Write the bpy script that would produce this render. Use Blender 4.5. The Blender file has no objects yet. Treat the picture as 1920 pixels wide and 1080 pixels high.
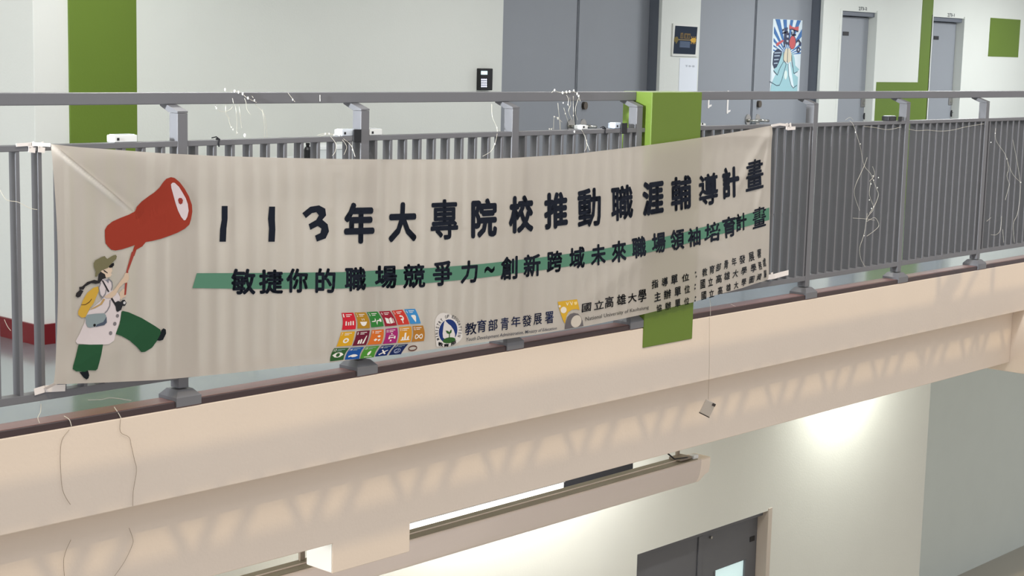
import bpy, bmesh, math, random
from mathutils import Vector, Matrix
random.seed(7)
S = bpy.context.scene
COL = S.collection

# ------------------------------------------------------------------ camera
F = 3080.0                                   # focal length in pixels of the 1920 x 1080 frame
VX, VZX = (3800.0, 167.0), 430.0             # where the railing's direction and the plumb lines run together
VZY = 540 + (F * F + (VX[0] - 960) * (VZX - 960)) / (540 - VX[1])
ax = Vector((VX[0] - 960, VX[1] - 540, F)).normalized()
az = -Vector((VZX - 960, VZY - 540, F)).normalized()
ay = az.cross(ax)
RM = Matrix((ax, ay, az))                    # world = RM @ (right, down, forward)
CAM = Vector((0.0, -5.307, 1.4441))
cd = bpy.data.cameras.new('camera'); cam = bpy.data.objects.new('camera', cd); COL.objects.link(cam)
r3 = Matrix((RM @ Vector((1, 0, 0)), RM @ Vector((0, -1, 0)), RM @ Vector((0, 0, -1)))).transposed()
cam.matrix_world = Matrix.Translation(CAM) @ r3.to_4x4()
cd.sensor_width = 36; cd.lens = F / 1920 * 36; cd.clip_start = 0.05; cd.clip_end = 200
S.camera = cam

def on_y(px, py, y=0.0):                     # the point of the upright plane Y = y seen at a pixel
    v = RM @ Vector((px - 960, py - 540, F)); return CAM + v * ((y - CAM.y) / v.y)
def on_z(px, py, z=0.0):
    v = RM @ Vector((px - 960, py - 540, F)); return CAM + v * ((z - CAM.z) / v.z)

# ------------------------------------------------------------------ colour management, world, lights
S.view_settings.view_transform = 'Standard'; S.view_settings.look = 'None'
S.view_settings.gamma = 1.0; S.view_settings.use_curve_mapping = False
S.view_settings.exposure = 0.0
W = bpy.data.worlds.new('world'); S.world = W; W.use_nodes = True
W.node_tree.nodes['Background'].inputs[0].default_value = (0.98, 0.97, 1.0, 1)
W.node_tree.nodes['Background'].inputs[1].default_value = 0.70

def area(name, loc, aim, sx, sy, power, color=(1, 1, 1), spread=180):
    l = bpy.data.lights.new(name, 'AREA'); l.shape = 'RECTANGLE'; l.size = sx; l.size_y = sy
    l.energy = power; l.color = color; l.spread = math.radians(spread)
    o = bpy.data.objects.new(name, l); COL.objects.link(o); o.location = loc
    o.rotation_euler = (Vector(aim) - Vector(loc)).to_track_quat('-Z', 'Y').to_euler()
    return o
sl = bpy.data.lights.new('sun', 'SUN'); sl.energy = 0.95; sl.angle = math.radians(0.55); sl.color = (1.0, 0.79, 0.48)
SUN_D = Vector((0.35, 1.0, -1.49)).normalized()
so = bpy.data.objects.new('sun', sl); COL.objects.link(so); so.location = (0, -8, 9)
so.rotation_euler = SUN_D.to_track_quat('-Z', 'Y').to_euler()
area('atrium_skylight', (6, -4.5, 7.5), (6, -3.6, 0), 16, 5, 420, (0.97, 0.98, 1.0))
area('corridor_lamp', (4.5, 0.75, 2.62), (4.5, 0.75, 0), 0.5, 0.3, 34, (1, 0.99, 0.97))
area('corridor_lamp', (9.0, 1.6, 2.62), (9.0, 1.6, 0), 1.2, 0.3, 42, (1, 0.99, 0.97))
area('corridor_lamp', (5.6, 2.1, 2.62), (5.6, 2.1, 0), 1.2, 0.3, 34, (0.99, 1, 0.98))
area('corridor_lamp', (13.5, 1.6, 2.62), (13.5, 1.6, 0), 1.2, 0.3, 84, (0.97, 1, 1))
area('corridor_lamp', (17.5, 1.6, 2.62), (17.5, 1.6, 0), 1.2, 0.3, 95, (0.97, 1, 1))
area('corridor_end_window', (-1.5, 1.1, 1.6), (8, 0.2, 0.6), 1.6, 1.6, 150, (0.96, 0.98, 1.0))
area('under_balcony_lamp', (3.1, 1.0, -0.72), (4.8, 0.2, -0.92), 0.5, 0.3, 30, (1.0, 1.0, 0.98))
fl = bpy.data.lights.new('added_sunbeam_spot', 'SPOT'); fl.energy = 17000; fl.color = (0.93, 0.97, 1.0); fl.spot_size = math.radians(8); fl.spot_blend = 1.0; fl.shadow_soft_size = 0.25  # added spot, stands in for sun raking along the railing
fo = bpy.data.objects.new('added_sunbeam_spot', fl); COL.objects.link(fo); fo.location = (-9, -0.85, 2.5)
fo.rotation_euler = (Vector((6.4, 0.06, 1.12)) - fo.location).to_track_quat('-Z', 'Y').to_euler()
area('under_balcony_lamp', (8.55, 1.72, -1.3), (8.55, 2.3, -2.4), 2.2, 0.08, 32, (1.0, 1.0, 0.98))
area('under_balcony_lamp', (12.75, 2.0, -1.0), (13.2, 2.3, -2.6), 0.5, 0.2, 50, (0.97, 1.0, 0.95))

# ------------------------------------------------------------------ materials
def lin(c):
    return tuple(((v / 255) / 12.92 if v / 255 <= 0.04045 else ((v / 255 + 0.055) / 1.055) ** 2.4) for v in c) + (1,)
MATS = {}
def mat(name, rgb, rough=0.6, metal=0.0, var=0.0, scale=6.0, bump=0.0, emit=0.0, coat=0.0, spec=0.5):
    if name in MATS: return MATS[name]
    m = bpy.data.materials.new(name); m.use_nodes = True; nt = m.node_tree; b = nt.nodes['Principled BSDF']
    b.inputs['Base Color'].default_value = lin(rgb); b.inputs['Roughness'].default_value = rough
    b.inputs['Metallic'].default_value = metal; b.inputs['Specular IOR Level'].default_value = spec
    if coat: b.inputs['Coat Weight'].default_value = coat; b.inputs['Coat Roughness'].default_value = 0.08
    if emit: b.inputs['Emission Color'].default_value = lin(rgb); b.inputs['Emission Strength'].default_value = emit
    if var or bump:
        tc = nt.nodes.new('ShaderNodeTexCoord'); n = nt.nodes.new('ShaderNodeTexNoise')
        n.inputs['Scale'].default_value = scale; n.inputs['Detail'].default_value = 5
        nt.links.new(tc.outputs['Object'], n.inputs['Vector'])
        if var:
            mx = nt.nodes.new('ShaderNodeMix'); mx.data_type = 'RGBA'
            c = lin(rgb)
            mx.inputs[6].default_value = tuple(v * (1 - var) for v in c[:3]) + (1,)
            mx.inputs[7].default_value = tuple(min(1, v * (1 + var)) for v in c[:3]) + (1,)
            nt.links.new(n.outputs['Fac'], mx.inputs[0]); nt.links.new(mx.outputs[2], b.inputs['Base Color'])
        if bump:
            n2 = nt.nodes.new('ShaderNodeTexNoise'); n2.inputs['Scale'].default_value = scale * 25
            nt.links.new(tc.outputs['Object'], n2.inputs['Vector'])
            bp = nt.nodes.new('ShaderNodeBump'); bp.inputs['Strength'].default_value = bump; bp.inputs['Distance'].default_value = 0.004
            nt.links.new(n2.outputs['Fac'], bp.inputs['Height']); nt.links.new(bp.outputs['Normal'], b.inputs['Normal'])
    MATS[name] = m; return m
def ink(rgb): return mat('ink_%d_%d_%d' % rgb, rgb, 0.75, spec=0.2)

M_WALL = mat('off_white_wall_paint', (222, 224, 218), 0.7, var=0.02, scale=3, bump=0.15)
M_BEAM = mat('cream_beam_paint', (226, 211, 194), 0.65, var=0.03, scale=2.5, bump=0.2)
M_GREEN = mat('leaf_green_paint', (97, 122, 33), 0.55, var=0.05, scale=3, bump=0.12)
M_RAIL = mat('grey_railing_paint', (111, 112, 116), 0.42, var=0.04, scale=9, spec=0.4)
M_DOOR = mat('grey_door_paint', (147, 151, 158), 0.5, var=0.03, scale=3)
M_DOORD = mat('dark_grey_door_paint', (98, 99, 102), 0.5, var=0.03, scale=3)
M_FRAME = mat('dark_grey_door_frame', (105, 110, 120), 0.5)
M_KERB = mat('brown_kerb_stone', (128, 92, 88), 0.3, var=0.12, scale=14, spec=0.6)
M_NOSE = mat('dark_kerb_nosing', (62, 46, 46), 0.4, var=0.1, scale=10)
M_SKIRT = mat('maroon_skirting', (112, 8, 20), 0.35)
M_STEEL = mat('brushed_steel', (190, 188, 182), 0.25, metal=1.0)
M_BLACK = mat('black_plastic', (16, 17, 22), 0.4)
M_CASE = mat('cream_metal_casing', (250, 236, 226), 0.34, var=0.02, scale=4)
M_CASE_SHADE = mat('shaded_casing_top', (150, 142, 124), 0.5)  # casing top with the shade under the balcony put into its colour
M_WHITE = mat('white_plastic', (236, 238, 238), 0.4)
M_TAPE = mat('white_tape', (240, 234, 230), 0.5)
M_LOWWALL = mat('lower_wall_paint', (216, 216, 206), 0.7, var=0.03, scale=2.5, bump=0.15)
M_FLOORL = mat('lower_floor_tile', (170, 165, 155), 0.4)
M_CEIL = mat('ceiling_paint', (230, 230, 226), 0.8)

def floor_material():
    m = mat('polished_blue_grey_floor', (112, 122, 126), 0.2, var=0.06, scale=2.0, spec=0.6)
    b = m.node_tree.nodes['Principled BSDF']; b.inputs['Coat Weight'].default_value = 0.6; b.inputs['Coat Roughness'].default_value = 0.12
    return m
M_FLOOR = floor_material()

def cloth_material():
    m = bpy.data.materials.new('thin_cream_banner_cloth'); m.use_nodes = True; nt = m.node_tree; nt.nodes.clear()
    out = nt.nodes.new('ShaderNodeOutputMaterial'); d = nt.nodes.new('ShaderNodeBsdfDiffuse'); t = nt.nodes.new('ShaderNodeBsdfTranslucent')
    tr = nt.nodes.new('ShaderNodeBsdfTransparent'); m1 = nt.nodes.new('ShaderNodeMixShader'); m2 = nt.nodes.new('ShaderNodeMixShader')
    tc = nt.nodes.new('ShaderNodeTexCoord'); n = nt.nodes.new('ShaderNodeTexNoise'); n.inputs['Scale'].default_value = 2.2; n.inputs['Detail'].default_value = 4
    nt.links.new(tc.outputs['Object'], n.inputs['Vector'])
    mx = nt.nodes.new('ShaderNodeMix'); mx.data_type = 'RGBA'
    mx.inputs[6].default_value = lin((206, 198, 188)); mx.inputs[7].default_value = lin((219, 211, 201))
    nt.links.new(n.outputs['Fac'], mx.inputs[0])
    nt.links.new(mx.outputs[2], d.inputs[0]); t.inputs[0].default_value = lin((228, 220, 209)); tr.inputs[0].default_value = (1, 1, 1, 1)
    m1.inputs[0].default_value = 0.40; nt.links.new(d.outputs[0], m1.inputs[1]); nt.links.new(t.outputs[0], m1.inputs[2])
    m2.inputs[0].default_value = 0.07; nt.links.new(m1.outputs[0], m2.inputs[1]); nt.links.new(tr.outputs[0], m2.inputs[2])
    nt.links.new(m2.outputs[0], out.inputs[0]); return m
M_CLOTH = cloth_material()

# ------------------------------------------------------------------ mesh helpers
class MB:
    def __init__(s): s.bm = bmesh.new(); s.mats = []
    def _mi(s, m):
        if m not in s.mats: s.mats.append(m)
        return s.mats.index(m)
    def box(s, x0, x1, y0, y1, z0, z1, m=None):
        v = [s.bm.verts.new(p) for p in ((x0, y0, z0), (x1, y0, z0), (x1, y1, z0), (x0, y1, z0), (x0, y0, z1), (x1, y0, z1), (x1, y1, z1), (x0, y1, z1))]
        for q in ((0, 3, 2, 1), (4, 5, 6, 7), (0, 1, 5, 4), (1, 2, 6, 5), (2, 3, 7, 6), (3, 0, 4, 7)):
            f = s.bm.faces.new([v[i] for i in q]); f.material_index = s._mi(m)
        return s
    def frustum(s, a, b, z0, z1, m=None):           # a, b = (x0,x1,y0,y1) at the foot and the top
        v = [s.bm.verts.new(p) for r, z in ((a, z0), (b, z1)) for p in ((r[0], r[2], z), (r[1], r[2], z), (r[1], r[3], z), (r[0], r[3], z))]
        for q in ((0, 3, 2, 1), (4, 5, 6, 7), (0, 1, 5, 4), (1, 2, 6, 5), (2, 3, 7, 6), (3, 0, 4, 7)):
            f = s.bm.faces.new([v[i] for i in q]); f.material_index = s._mi(m)
        return s
    def prism_x(s, yz, x0, x1, m=None):             # a profile in Y,Z pushed along X
        a = [s.bm.verts.new((x0, y, z)) for y, z in yz]; b = [s.bm.verts.new((x1, y, z)) for y, z in yz]; n = len(yz)
        fs = [s.bm.faces.new(a), s.bm.faces.new(b[::-1])] + [s.bm.faces.new((a[i], b[i], b[(i + 1) % n], a[(i + 1) % n])) for i in range(n)]
        for f in fs: f.material_index = s._mi(m)
        return s
    def prism(s, pts, d, m=None):                   # a flat outline pushed along the vector d
        d = Vector(d); a = [s.bm.verts.new(p) for p in pts]; b = [s.bm.verts.new(Vector(p) + d) for p in pts]; n = len(pts)
        fs = [s.bm.faces.new(a), s.bm.faces.new(b[::-1])] + [s.bm.faces.new((a[i], b[i], b[(i + 1) % n], a[(i + 1) % n])) for i in range(n)]
        for f in fs: f.material_index = s._mi(m)
        return s
    def tube(s, path, r, m=None, n=5):
        path = [Vector(p) for p in path]; rings = []
        for i, p in enumerate(path):
            t = (path[min(i + 1, len(path) - 1)] - path[max(i - 1, 0)]).normalized()
            u = t.cross(Vector((0.31, 0.87, 0.2))).normalized(); w = t.cross(u)
            rings.append([s.bm.verts.new(p + (u * math.cos(k * 2 * math.pi / n) + w * math.sin(k * 2 * math.pi / n)) * r) for k in range(n)])
        for a, b in zip(rings, rings[1:]):
            for k in range(n):
                f = s.bm.faces.new((a[k], a[(k + 1) % n], b[(k + 1) % n], b[k])); f.material_index = s._mi(m)
        for e in (rings[0][::-1], rings[-1]):
            f = s.bm.faces.new(e); f.material_index = s._mi(m)
        return s
    def disc_y(s, c, rx, rz, depth, m=None, n=14):  # a round or oval plate facing -Y
        return s.prism([(c[0] + rx * math.cos(k * 2 * math.pi / n), c[1], c[2] + rz * math.sin(k * 2 * math.pi / n)) for k in range(n)], (0, -depth, 0), m)
    def build(s, name, m=None, parent=None, bevel=0.0, smooth=False, weld=True):
        if weld: bmesh.ops.remove_doubles(s.bm, verts=s.bm.verts, dist=1e-5)
        bmesh.ops.recalc_face_normals(s.bm, faces=s.bm.faces)
        if bevel:
            bmesh.ops.bevel(s.bm, geom=[e for e in s.bm.edges if len(e.link_faces) == 2 and e.calc_face_angle(0) > 0.5], offset=bevel, segments=2, profile=0.5, affect='EDGES', clamp_overlap=True)
        me = bpy.data.meshes.new(name); s.bm.to_mesh(me); s.bm.free()
        for q in s.mats: me.materials.append(q if q else m)
        if not s.mats: me.materials.append(m)
        if smooth:
            for p in me.polygons: p.use_smooth = True
        return link(name, me, parent)
def link(name, me, parent=None):
    o = bpy.data.objects.new(name, me); COL.objects.link(o)
    if parent: adopt(o, parent)
    return o
def base_of(o):
    t = o.location.copy()
    if o.parent: t = Vector(o.matrix_parent_inverse.inverted().to_translation()) * 0 + o['_w'] if '_w' in o else t
    return t
def adopt(o, parent):
    o.parent = parent
    w = Vector(parent.get('_base', (0, 0, 0)))
    o.matrix_parent_inverse = Matrix.Translation(-w)
    return o
def tag(o, label=None, cat=None, group=None, kind=None):
    if label: o['label'] = label
    if cat: o['category'] = cat
    if group: o['group'] = group
    if kind: o['kind'] = kind
    return o
def thing(name, label, cat, loc, group=None):
    o = bpy.data.objects.new(name, None); COL.objects.link(o); o.location = loc; o.empty_display_size = 0.05
    o['_base'] = tuple(loc); return tag(o, label, cat, group)
def structure(name, loc=(0, 0, 0), label=None):
    o = bpy.data.objects.new(name, None); COL.objects.link(o); o.location = loc; o['_base'] = tuple(loc); return tag(o, label, None, None, 'structure')
def bx(name, m, b, parent=None, bevel=0.0): return MB().box(*b).build(name, m, parent, bevel)

# ------------------------------------------------------------------ the setting: balcony edge, floors, walls
FZ = -0.10                                    # corridor floor
tag(bx('floor', M_FLOOR, (1.5, 26, 0.115, 4.6, -0.36, FZ)), 'polished blue-grey corridor floor behind the railing', kind='structure')
fascia = tag(bx('wall_front', M_BEAM, (-1, 15, 0.0, 0.1149, -0.366, -0.002), bevel=0.004), 'cream painted balcony edge below the railing', kind='structure')
XE = on_y(1893, 677, 0.1).x
lb = MB()
prof = [(-1, -0.777), (4.786, -0.777), (4.786, -0.917), (5.270, -0.917), (5.270, -0.777), (XE, -0.777), (XE, -0.366), (-1, -0.366)]
lb.prism([(x, 0.1, z) for x, z in prof], (0, 0.18, 0))
bmo = tag(lb.build('beam', M_BEAM, bevel=0.004), 'cream lower beam set back under the balcony edge, with a short dropped block', kind='structure')
bx('white_end_face', mat('white_end_paint', (240, 242, 238), 0.6), (4.7825, 4.7858, 0.106, 0.276, -0.912, -0.778), bmo)
cb = MB().box(XE, XE + 0.5, -4.0, 0.6, -0.85, -0.368)
tag(cb.build('beam', M_BEAM, bevel=0.004), 'cream cross beam meeting the end of the lower beam', kind='structure')
tag(bx('ceiling_lower', M_CEIL, (-1, 26, 0.281, 4.6, -0.62, -0.37)), 'pale soffit under the balcony', kind='structure')
tag(bx('ceiling', M_CEIL, (1.5, 26, -0.05, 4.6, 2.75, 3.1)), 'white corridor ceiling', kind='structure')

# kerb stones run between the post feet
POSTS_L = [on_y(px, 240, 0.033).x for px in (333, 677, 960.5, 1193.5)]
POSTS_R = [on_y(px, 240, 0.033).x for px in (1524.5, 1698, 1847)]
PW = 0.049
FOOT = 0.062
CX0, CX1 = 6.885, 7.326
def kerb_runs(x0, x1, posts):
    xs = [x0]
    for p in posts: xs += [p + PW / 2 - FOOT, p + PW / 2 + FOOT]
    xs.append(x1); return [(xs[i], xs[i + 1]) for i in range(0, len(xs), 2) if xs[i + 1] - xs[i] > 0.005]
kerb = structure('kerb', (3, 0, 0), 'brown stone kerb along the balcony edge under the railing')
for a, b in kerb_runs(1.8, CX0, POSTS_L) + kerb_runs(CX1, 14.9, POSTS_R):
    MB().prism_x([(0.012, -0.001), (0.012, 0.0255), (0.014, 0.027), (0.108, 0.027), (0.115, 0.02), (0.115, -0.001)], a, b).build('kerb_stone', M_KERB, kerb)
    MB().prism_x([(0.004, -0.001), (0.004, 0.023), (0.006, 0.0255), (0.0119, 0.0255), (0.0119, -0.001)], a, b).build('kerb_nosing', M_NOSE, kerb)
for p in POSTS_L + POSTS_R:
    MB().box(p + PW / 2 - FOOT, p + PW / 2 + FOOT, 0.006, 0.115, -0.001, 0.003).build('kerb_bed', M_KERB, kerb)

col = tag(bx('column', M_GREEN, (CX0, CX1, -0.006, 0.19, -0.109, 1.251), bevel=0.004), 'leaf green painted block standing in the railing', kind='structure')

# pier with the green stripe
PY = 2.04
px0, pg0, pg1 = on_y(63, 100, PY).x, on_y(128, 100, PY).x, on_y(253, 100, PY).x
pier = structure('wall_left', (px0, PY, FZ), 'off-white pier with a wide green stripe')
bx('pier_wall', M_WALL, (px0, pg1, PY, 3.62, FZ, 2.75), pier, 0.003)
bx('green_stripe', M_GREEN, (pg0, pg1 + 0.004, PY - 0.012, PY + 0.02, FZ + 0.1, 2.75), pier, 0.002)
sk = structure('baseboard_left', (px0, PY, FZ), 'maroon skirting round the foot of the pier')
bx('skirting_front', M_SKIRT, (px0 - 0.015, pg1, PY - 0.016, PY, FZ, FZ + 0.104), sk)
bx('skirting_side', M_SKIRT, (px0 - 0.015, px0, PY, 3.6, FZ, FZ + 0.104), sk)

# back wall with door openings
WY = 3.6
H1 = (on_y(941, 140, WY).x, on_y(1247, 140, WY).x, FZ, 2.35)
H2 = (on_y(1309, 140, WY).x, on_y(1546, 140, WY).x, FZ, 2.35)
H3 = (on_y(1571.5, 140, WY).x, on_y(1640, 140, WY).x, FZ, 1.935)
H4 = (on_y(1742, 140, WY).x, on_y(1803, 140, WY).x, FZ, 1.935)
def wall_with_holes(name, y0, y1, x0, x1, z0, z1, holes, m, label):
    mb = MB(); x = x0
    for h in sorted(holes):
        mb.box(x, h[0], y0, y1, z0, z1); 
        if h[3] < z1: mb.box(h[0], h[1], y0, y1, h[3], z1)
        if h[2] > z0: mb.box(h[0], h[1], y0, y1, z0, h[2])
        x = h[1]
    mb.box(x, x1, y0, y1, z0, z1)
    return tag(mb.build(name, m, weld=False), label, kind='structure')
wb = wall_with_holes('wall_back', WY, WY + 0.30, 1.5, 26, FZ, 2.75, [H1, H2, H3, H4], M_WALL, 'off-white corridor wall behind the railing with grey doors')
bx('painted_green_square', M_GREEN, (17.88, 18.65, WY - 0.004, WY + 0.01, 1.524, 1.965), wb)
bx('painted_green_upright', M_GREEN, (16.275, H4[0] - 0.002, WY - 0.004, WY + 0.01, 1.221, 2.75), wb)
bx('painted_green_dado', M_GREEN, (H3[1] + 0.03, H4[0] - 0.002, WY - 0.004, WY + 0.01, FZ, 1.221), wb)
bx('wall_backing', M_FRAME, (1.5, 26, WY + 0.3, WY + 0.36, FZ, 2.75), wb)

def lever(x, y, z, side, parent):             # rose, spindle and bent lever pointing to one side
    h = MB().disc_y((x, y, z + 0.01), 0.042, 0.052, 0.014).build('lever_rose', M_STEEL, parent)
    MB().tube([(x, y - 0.012, z), (x, y - 0.05, z), (x + side * 0.02, y - 0.06, z), (x + side * 0.11, y - 0.06, z - 0.004), (x + side * 0.125, y - 0.045, z - 0.004)], 0.015, n=8).build('lever_handle', M_STEEL, parent, smooth=True)
def double_door(name, h, mid, y, label, hz, lock_z):
    d = structure(name, (h[0], y, FZ), label)
    bx('door_frame', M_FRAME, (h[1] - 0.075, h[1] - 0.0, WY + 0.03, y + 0.06, FZ, h[3]), d, 0.003)
    bx('door_frame', M_FRAME, (h[0], h[0] + 0.06, WY + 0.10, y + 0.06, FZ, h[3]), d, 0.003)
    bx('door_reveal', M_WALL, (h[1] - 0.085, h[1] - 0.001, WY - 0.004, WY + 0.03, FZ, h[3]), d, 0.002)
    lf1 = bx('door_leaf', M_DOOR, (h[0] + 0.06, mid - 0.006, y, y + 0.045, FZ + 0.008, h[3] - 0.06), d, 0.003)
    lf2 = bx('door_leaf', M_DOOR, (mid + 0.006, h[1] - 0.076, y, y + 0.045, FZ + 0.008, h[3] - 0.06), d, 0.003)
    bx('cover_strip', M_DOOR, (mid + 0.012, mid + 0.075, y - 0.012, y - 0.0005, FZ + 0.02, h[3] - 0.08), lf2, 0.002)
    lever(mid - 0.055, y, hz, 1, lf1); lever(mid + 0.105, y, hz, 1, lf2)
    MB().disc_y((mid + 0.112, y, lock_z), 0.026, 0.034, 0.03).build('deadlock', mat('bronzed_steel', (118, 110, 100), 0.3, metal=0.9), lf2)
    return d
DY = WY + 0.14
m1 = on_y(1079.5, 140, DY).x; m2 = on_y(1411, 140, DY).x
d1 = double_door('door_1', H1, m1, DY, 'grey double door behind the green block, beside the keypad', on_y(1080, 237, DY).z, on_y(1094, 198, DY).z)
d2 = double_door('door_2', H2, m2, DY, 'grey double door with the hand poster', on_y(1408, 226, DY).z, on_y(1420, 195, DY).z)
def tape_strip(px, y0, y1, label):
    a = on_y(px, y0, DY - 0.002); b = on_y(px, y1, DY - 0.002)
    mb = MB().box(a.x - 0.012, a.x + 0.012, DY - 0.003, DY - 0.0005, b.z, a.z)
    mb.prism([(a.x - 0.012, DY - 0.0008, b.z), (a.x + 0.05, DY - 0.0008, b.z + 0.02), (a.x + 0.05, DY - 0.0008, b.z + 0.035), (a.x - 0.012, DY - 0.0008, b.z + 0.028)], (0, -0.002, 0))
    tag(mb.build('tape_strip', M_TAPE), label, 'tape', 'white tape strips on the door')
tape_strip(1329.5, 172, 203, 'shorter white tape strip hanging on the grey double door by the green block')
tape_strip(1365.5, 170, 213, 'longer white tape strip hanging beside the door meeting line')

def single_door(name, h, label, sign_px, lock_px, lever_px, lev2=1.0):
    d = structure(name, (h[0], WY, FZ), label); y = WY + 0.085
    bx('door_frame', M_WALL, (h[1] - 0.03, h[1] + 0.022, WY - 0.012, WY + 0.12, FZ, h[3] + 0.02), d, 0.002)
    bx('door_frame', M_WALL, (h[0] - 0.02, h[0] + 0.02, WY - 0.004, WY + 0.12, FZ, h[3] + 0.02), d, 0.002)
    bx('door_head', M_FRAME, (h[0] + 0.02, h[1] - 0.03, WY + 0.02, WY + 0.12, h[3] - 0.045, h[3] + 0.02), d, 0.003)
    lf = bx('door_leaf', M_DOOR, (h[0] + 0.021, h[1] - 0.034, y, y + 0.04, FZ + 0.008, h[3] - 0.052), d, 0.003)
    p = on_y(*sign_px, y); bx('sign_plate', M_BLACK, (p.x - 0.055, p.x + 0.055, y - 0.005, y - 0.0003, p.z - 0.02, p.z + 0.02), lf)
    p = on_y(*lock_px, y); bx('lock_plate', mat('dull_metal', (150, 148, 146), 0.4, metal=0.6), (p.x - 0.045, p.x + 0.045, y - 0.008, y - 0.0003, p.z - 0.07, p.z + 0.07), lf, 0.002)
    MB().disc_y((p.x, y - 0.008, p.z - 0.03), 0.012, 0.015, 0.006).build('lock_cylinder', M_STEEL, lf)
    p = on_y(*lever_px, y); dm = mat('dark_lever', (70, 70, 72), 0.4, metal=0.5)
    MB().disc_y((p.x, y - 0.0003, p.z - 0.01), 0.03, 0.04, 0.014).build('lever_rose', dm, lf)
    MB().tube([(p.x, y - 0.014, p.z), (p.x, y - 0.055, p.z), (p.x + 0.09, y - 0.06, p.z + 0.015)], 0.011, n=8).build('lever_handle', dm, lf, smooth=True)
single_door('door_3', H3, 'single grey door numbered 273-2', (1585.5, 63), (1618, 188), (1621, 216))
single_door('door_4', H4, 'single grey door numbered 273-1', (1755, 71), (1782, 185), (1784, 211))

# lower level
LY, LZ = 2.3, -4.45
h5 = (on_y(1195, 1040, LY).x, on_y(1445, 957, LY).x, LZ, on_y(1320, 998, LY).z)
XC = on_y(1728, 1000, LY).x
wl = wall_with_holes('wall_lower', LY, LY + 0.22, -1, XC, LZ, -0.62, [h5], M_LOWWALL, 'pale lower wall under the balcony')
tag(bx('wall_lower_end', mat('cool_lower_wall', (214, 222, 216), 0.7, var=0.03, scale=3, bump=0.15), (XC, 26, LY + 0.9, LY + 1.1, LZ, -0.62)), 'lower wall beyond the added corner, set back to look shaded', kind='structure')  # corner added, with a cooler wall tone, to give the shade edge
tag(bx('wall_lower_return', M_LOWWALL, (XC - 0.1, XC, LY + 0.22, LY + 0.9, LZ, -0.62)), 'return closing the added corner of the lower wall', kind='structure')
tag(bx('floor_lower', M_FLOORL, (-6, 26, -9, 4.6, LZ - 0.2, LZ)), 'lower atrium floor', kind='structure')
d5 = structure('door_5', (h5[0], LY, LZ), 'dark grey double door with a glazed leaf on the lower floor')
dy = LY + 0.10
mid = on_y(1309.5, 1015, dy).x
bx('door_frame', mat('pale_frame', (196, 184, 170), 0.5), (h5[1] - 0.04, h5[1] + 0.02, LY - 0.006, dy + 0.06, LZ, h5[3] + 0.02), d5, 0.003)
bx('door_head', M_DOORD, (h5[0], h5[1] - 0.04, LY + 0.05, dy + 0.06, h5[3] - 0.05, h5[3]), d5, 0.002)
bx('door_leaf', M_DOORD, (h5[0] + 0.005, mid - 0.012, dy, dy + 0.045, LZ + 0.01, h5[3] - 0.055), d5, 0.003)
gx0, gx1, gz1 = on_y(1338, 1071, dy).x, on_y(1399, 1048, dy).x, on_y(1338, 1071, dy).z
leaf = MB()
lx0, lx1, lz1 = mid + 0.012, h5[1] - 0.045, h5[3] - 0.055
for b in ((lx0, gx0, LZ + 0.01, lz1), (gx1, lx1, LZ + 0.01, lz1), (gx0, gx1, gz1, lz1), (gx0, gx1, LZ + 0.01, LZ + 0.9)):
    leaf.box(b[0], b[1], dy, dy + 0.045, b[2], b[3])
leafo = leaf.build('door_leaf', M_DOORD, d5)
bx('cover_strip', M_DOORD, (mid - 0.008, mid + 0.05, dy - 0.012, dy - 0.0005, LZ + 0.02, h5[3] - 0.07), d5, 0.002)
mgl = mat('glowing_door_glass', (206, 232, 232), 0.12, emit=0.55);  # glow put into the glass as emission, the pane is no lamp
bx('glass_pane', mgl, (gx0, gx1, dy + 0.015, dy + 0.03, LZ + 0.9, gz1), leafo)
for a, b in ((gx0, gx0 + 0.02), (gx1 - 0.02, gx1)):
    bx('glazing_bead', M_DOORD, (a, b, dy - 0.006, dy + 0.014, LZ + 0.9, gz1), leafo)
p = on_y(1410, 1010, dy); bx('sign_plate', M_BLACK, (p.x - 0.035, p.x + 0.035, dy - 0.005, dy - 0.0004, p.z - 0.022, p.z + 0.022), leafo)
MB().disc_y((on_y(1331, 1007, dy).x, dy - 0.0004, on_y(1331, 1007, dy).z), 0.012, 0.012, 0.02).build('door_viewer', M_STEEL, leafo)
p = on_y(1428, 1010, dy - 0.01)
for k in range(3): bx('hinge', mat('aged_brass', (120, 105, 80), 0.4, metal=0.8), (p.x - 0.022, p.x + 0.012, dy - 0.03, dy - 0.001, p.z - 0.10 + k * 0.068, p.z - 0.037 + k * 0.068), d5, 0.002)

# roof truss of the atrium high above (casts the web of shade on the beams)
def back(z, t=5.0): return Vector((0, -0.0, z)) - SUN_D * t
roof = structure('roof', (6, -3, 4), 'steel roof truss high over the atrium')
m_tr = mat('white_steel', (220, 220, 220), 0.5)
def chord(z0, z1, t, x0=-4, x1=20):
    a, b = back(z0, t), back(z1, t)
    MB().box(x0 + a.x, x1 + a.x, a.y - 0.012, a.y + 0.012, a.z, a.z + (z1 - z0)).build('truss_chord', m_tr, roof)
T = 5.0
chord(-0.345, -0.19, T); chord(-0.635, -0.505, T)
a, b = back(-0.35, T), back(-0.52, T)
x = -1.0
while x < 13:
    for x_a, x_b in ((-0.1, 0.0), (0.14, 0.04), (0.34, 0.22)):
        MB().tube([(x + x_a + a.x, a.y, a.z), (x + x_b + a.x, a.y, b.z)], 0.024, n=6).build('truss_web', m_tr, roof)
    x += 0.62
for dx in (10.15, 10.95):
    MB().tube([(dx + a.x, a.y, a.z + 0.5), (dx + a.x, a.y, a.z - 0.5)], 0.03, n=6).build('truss_hanger', m_tr, roof)

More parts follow.
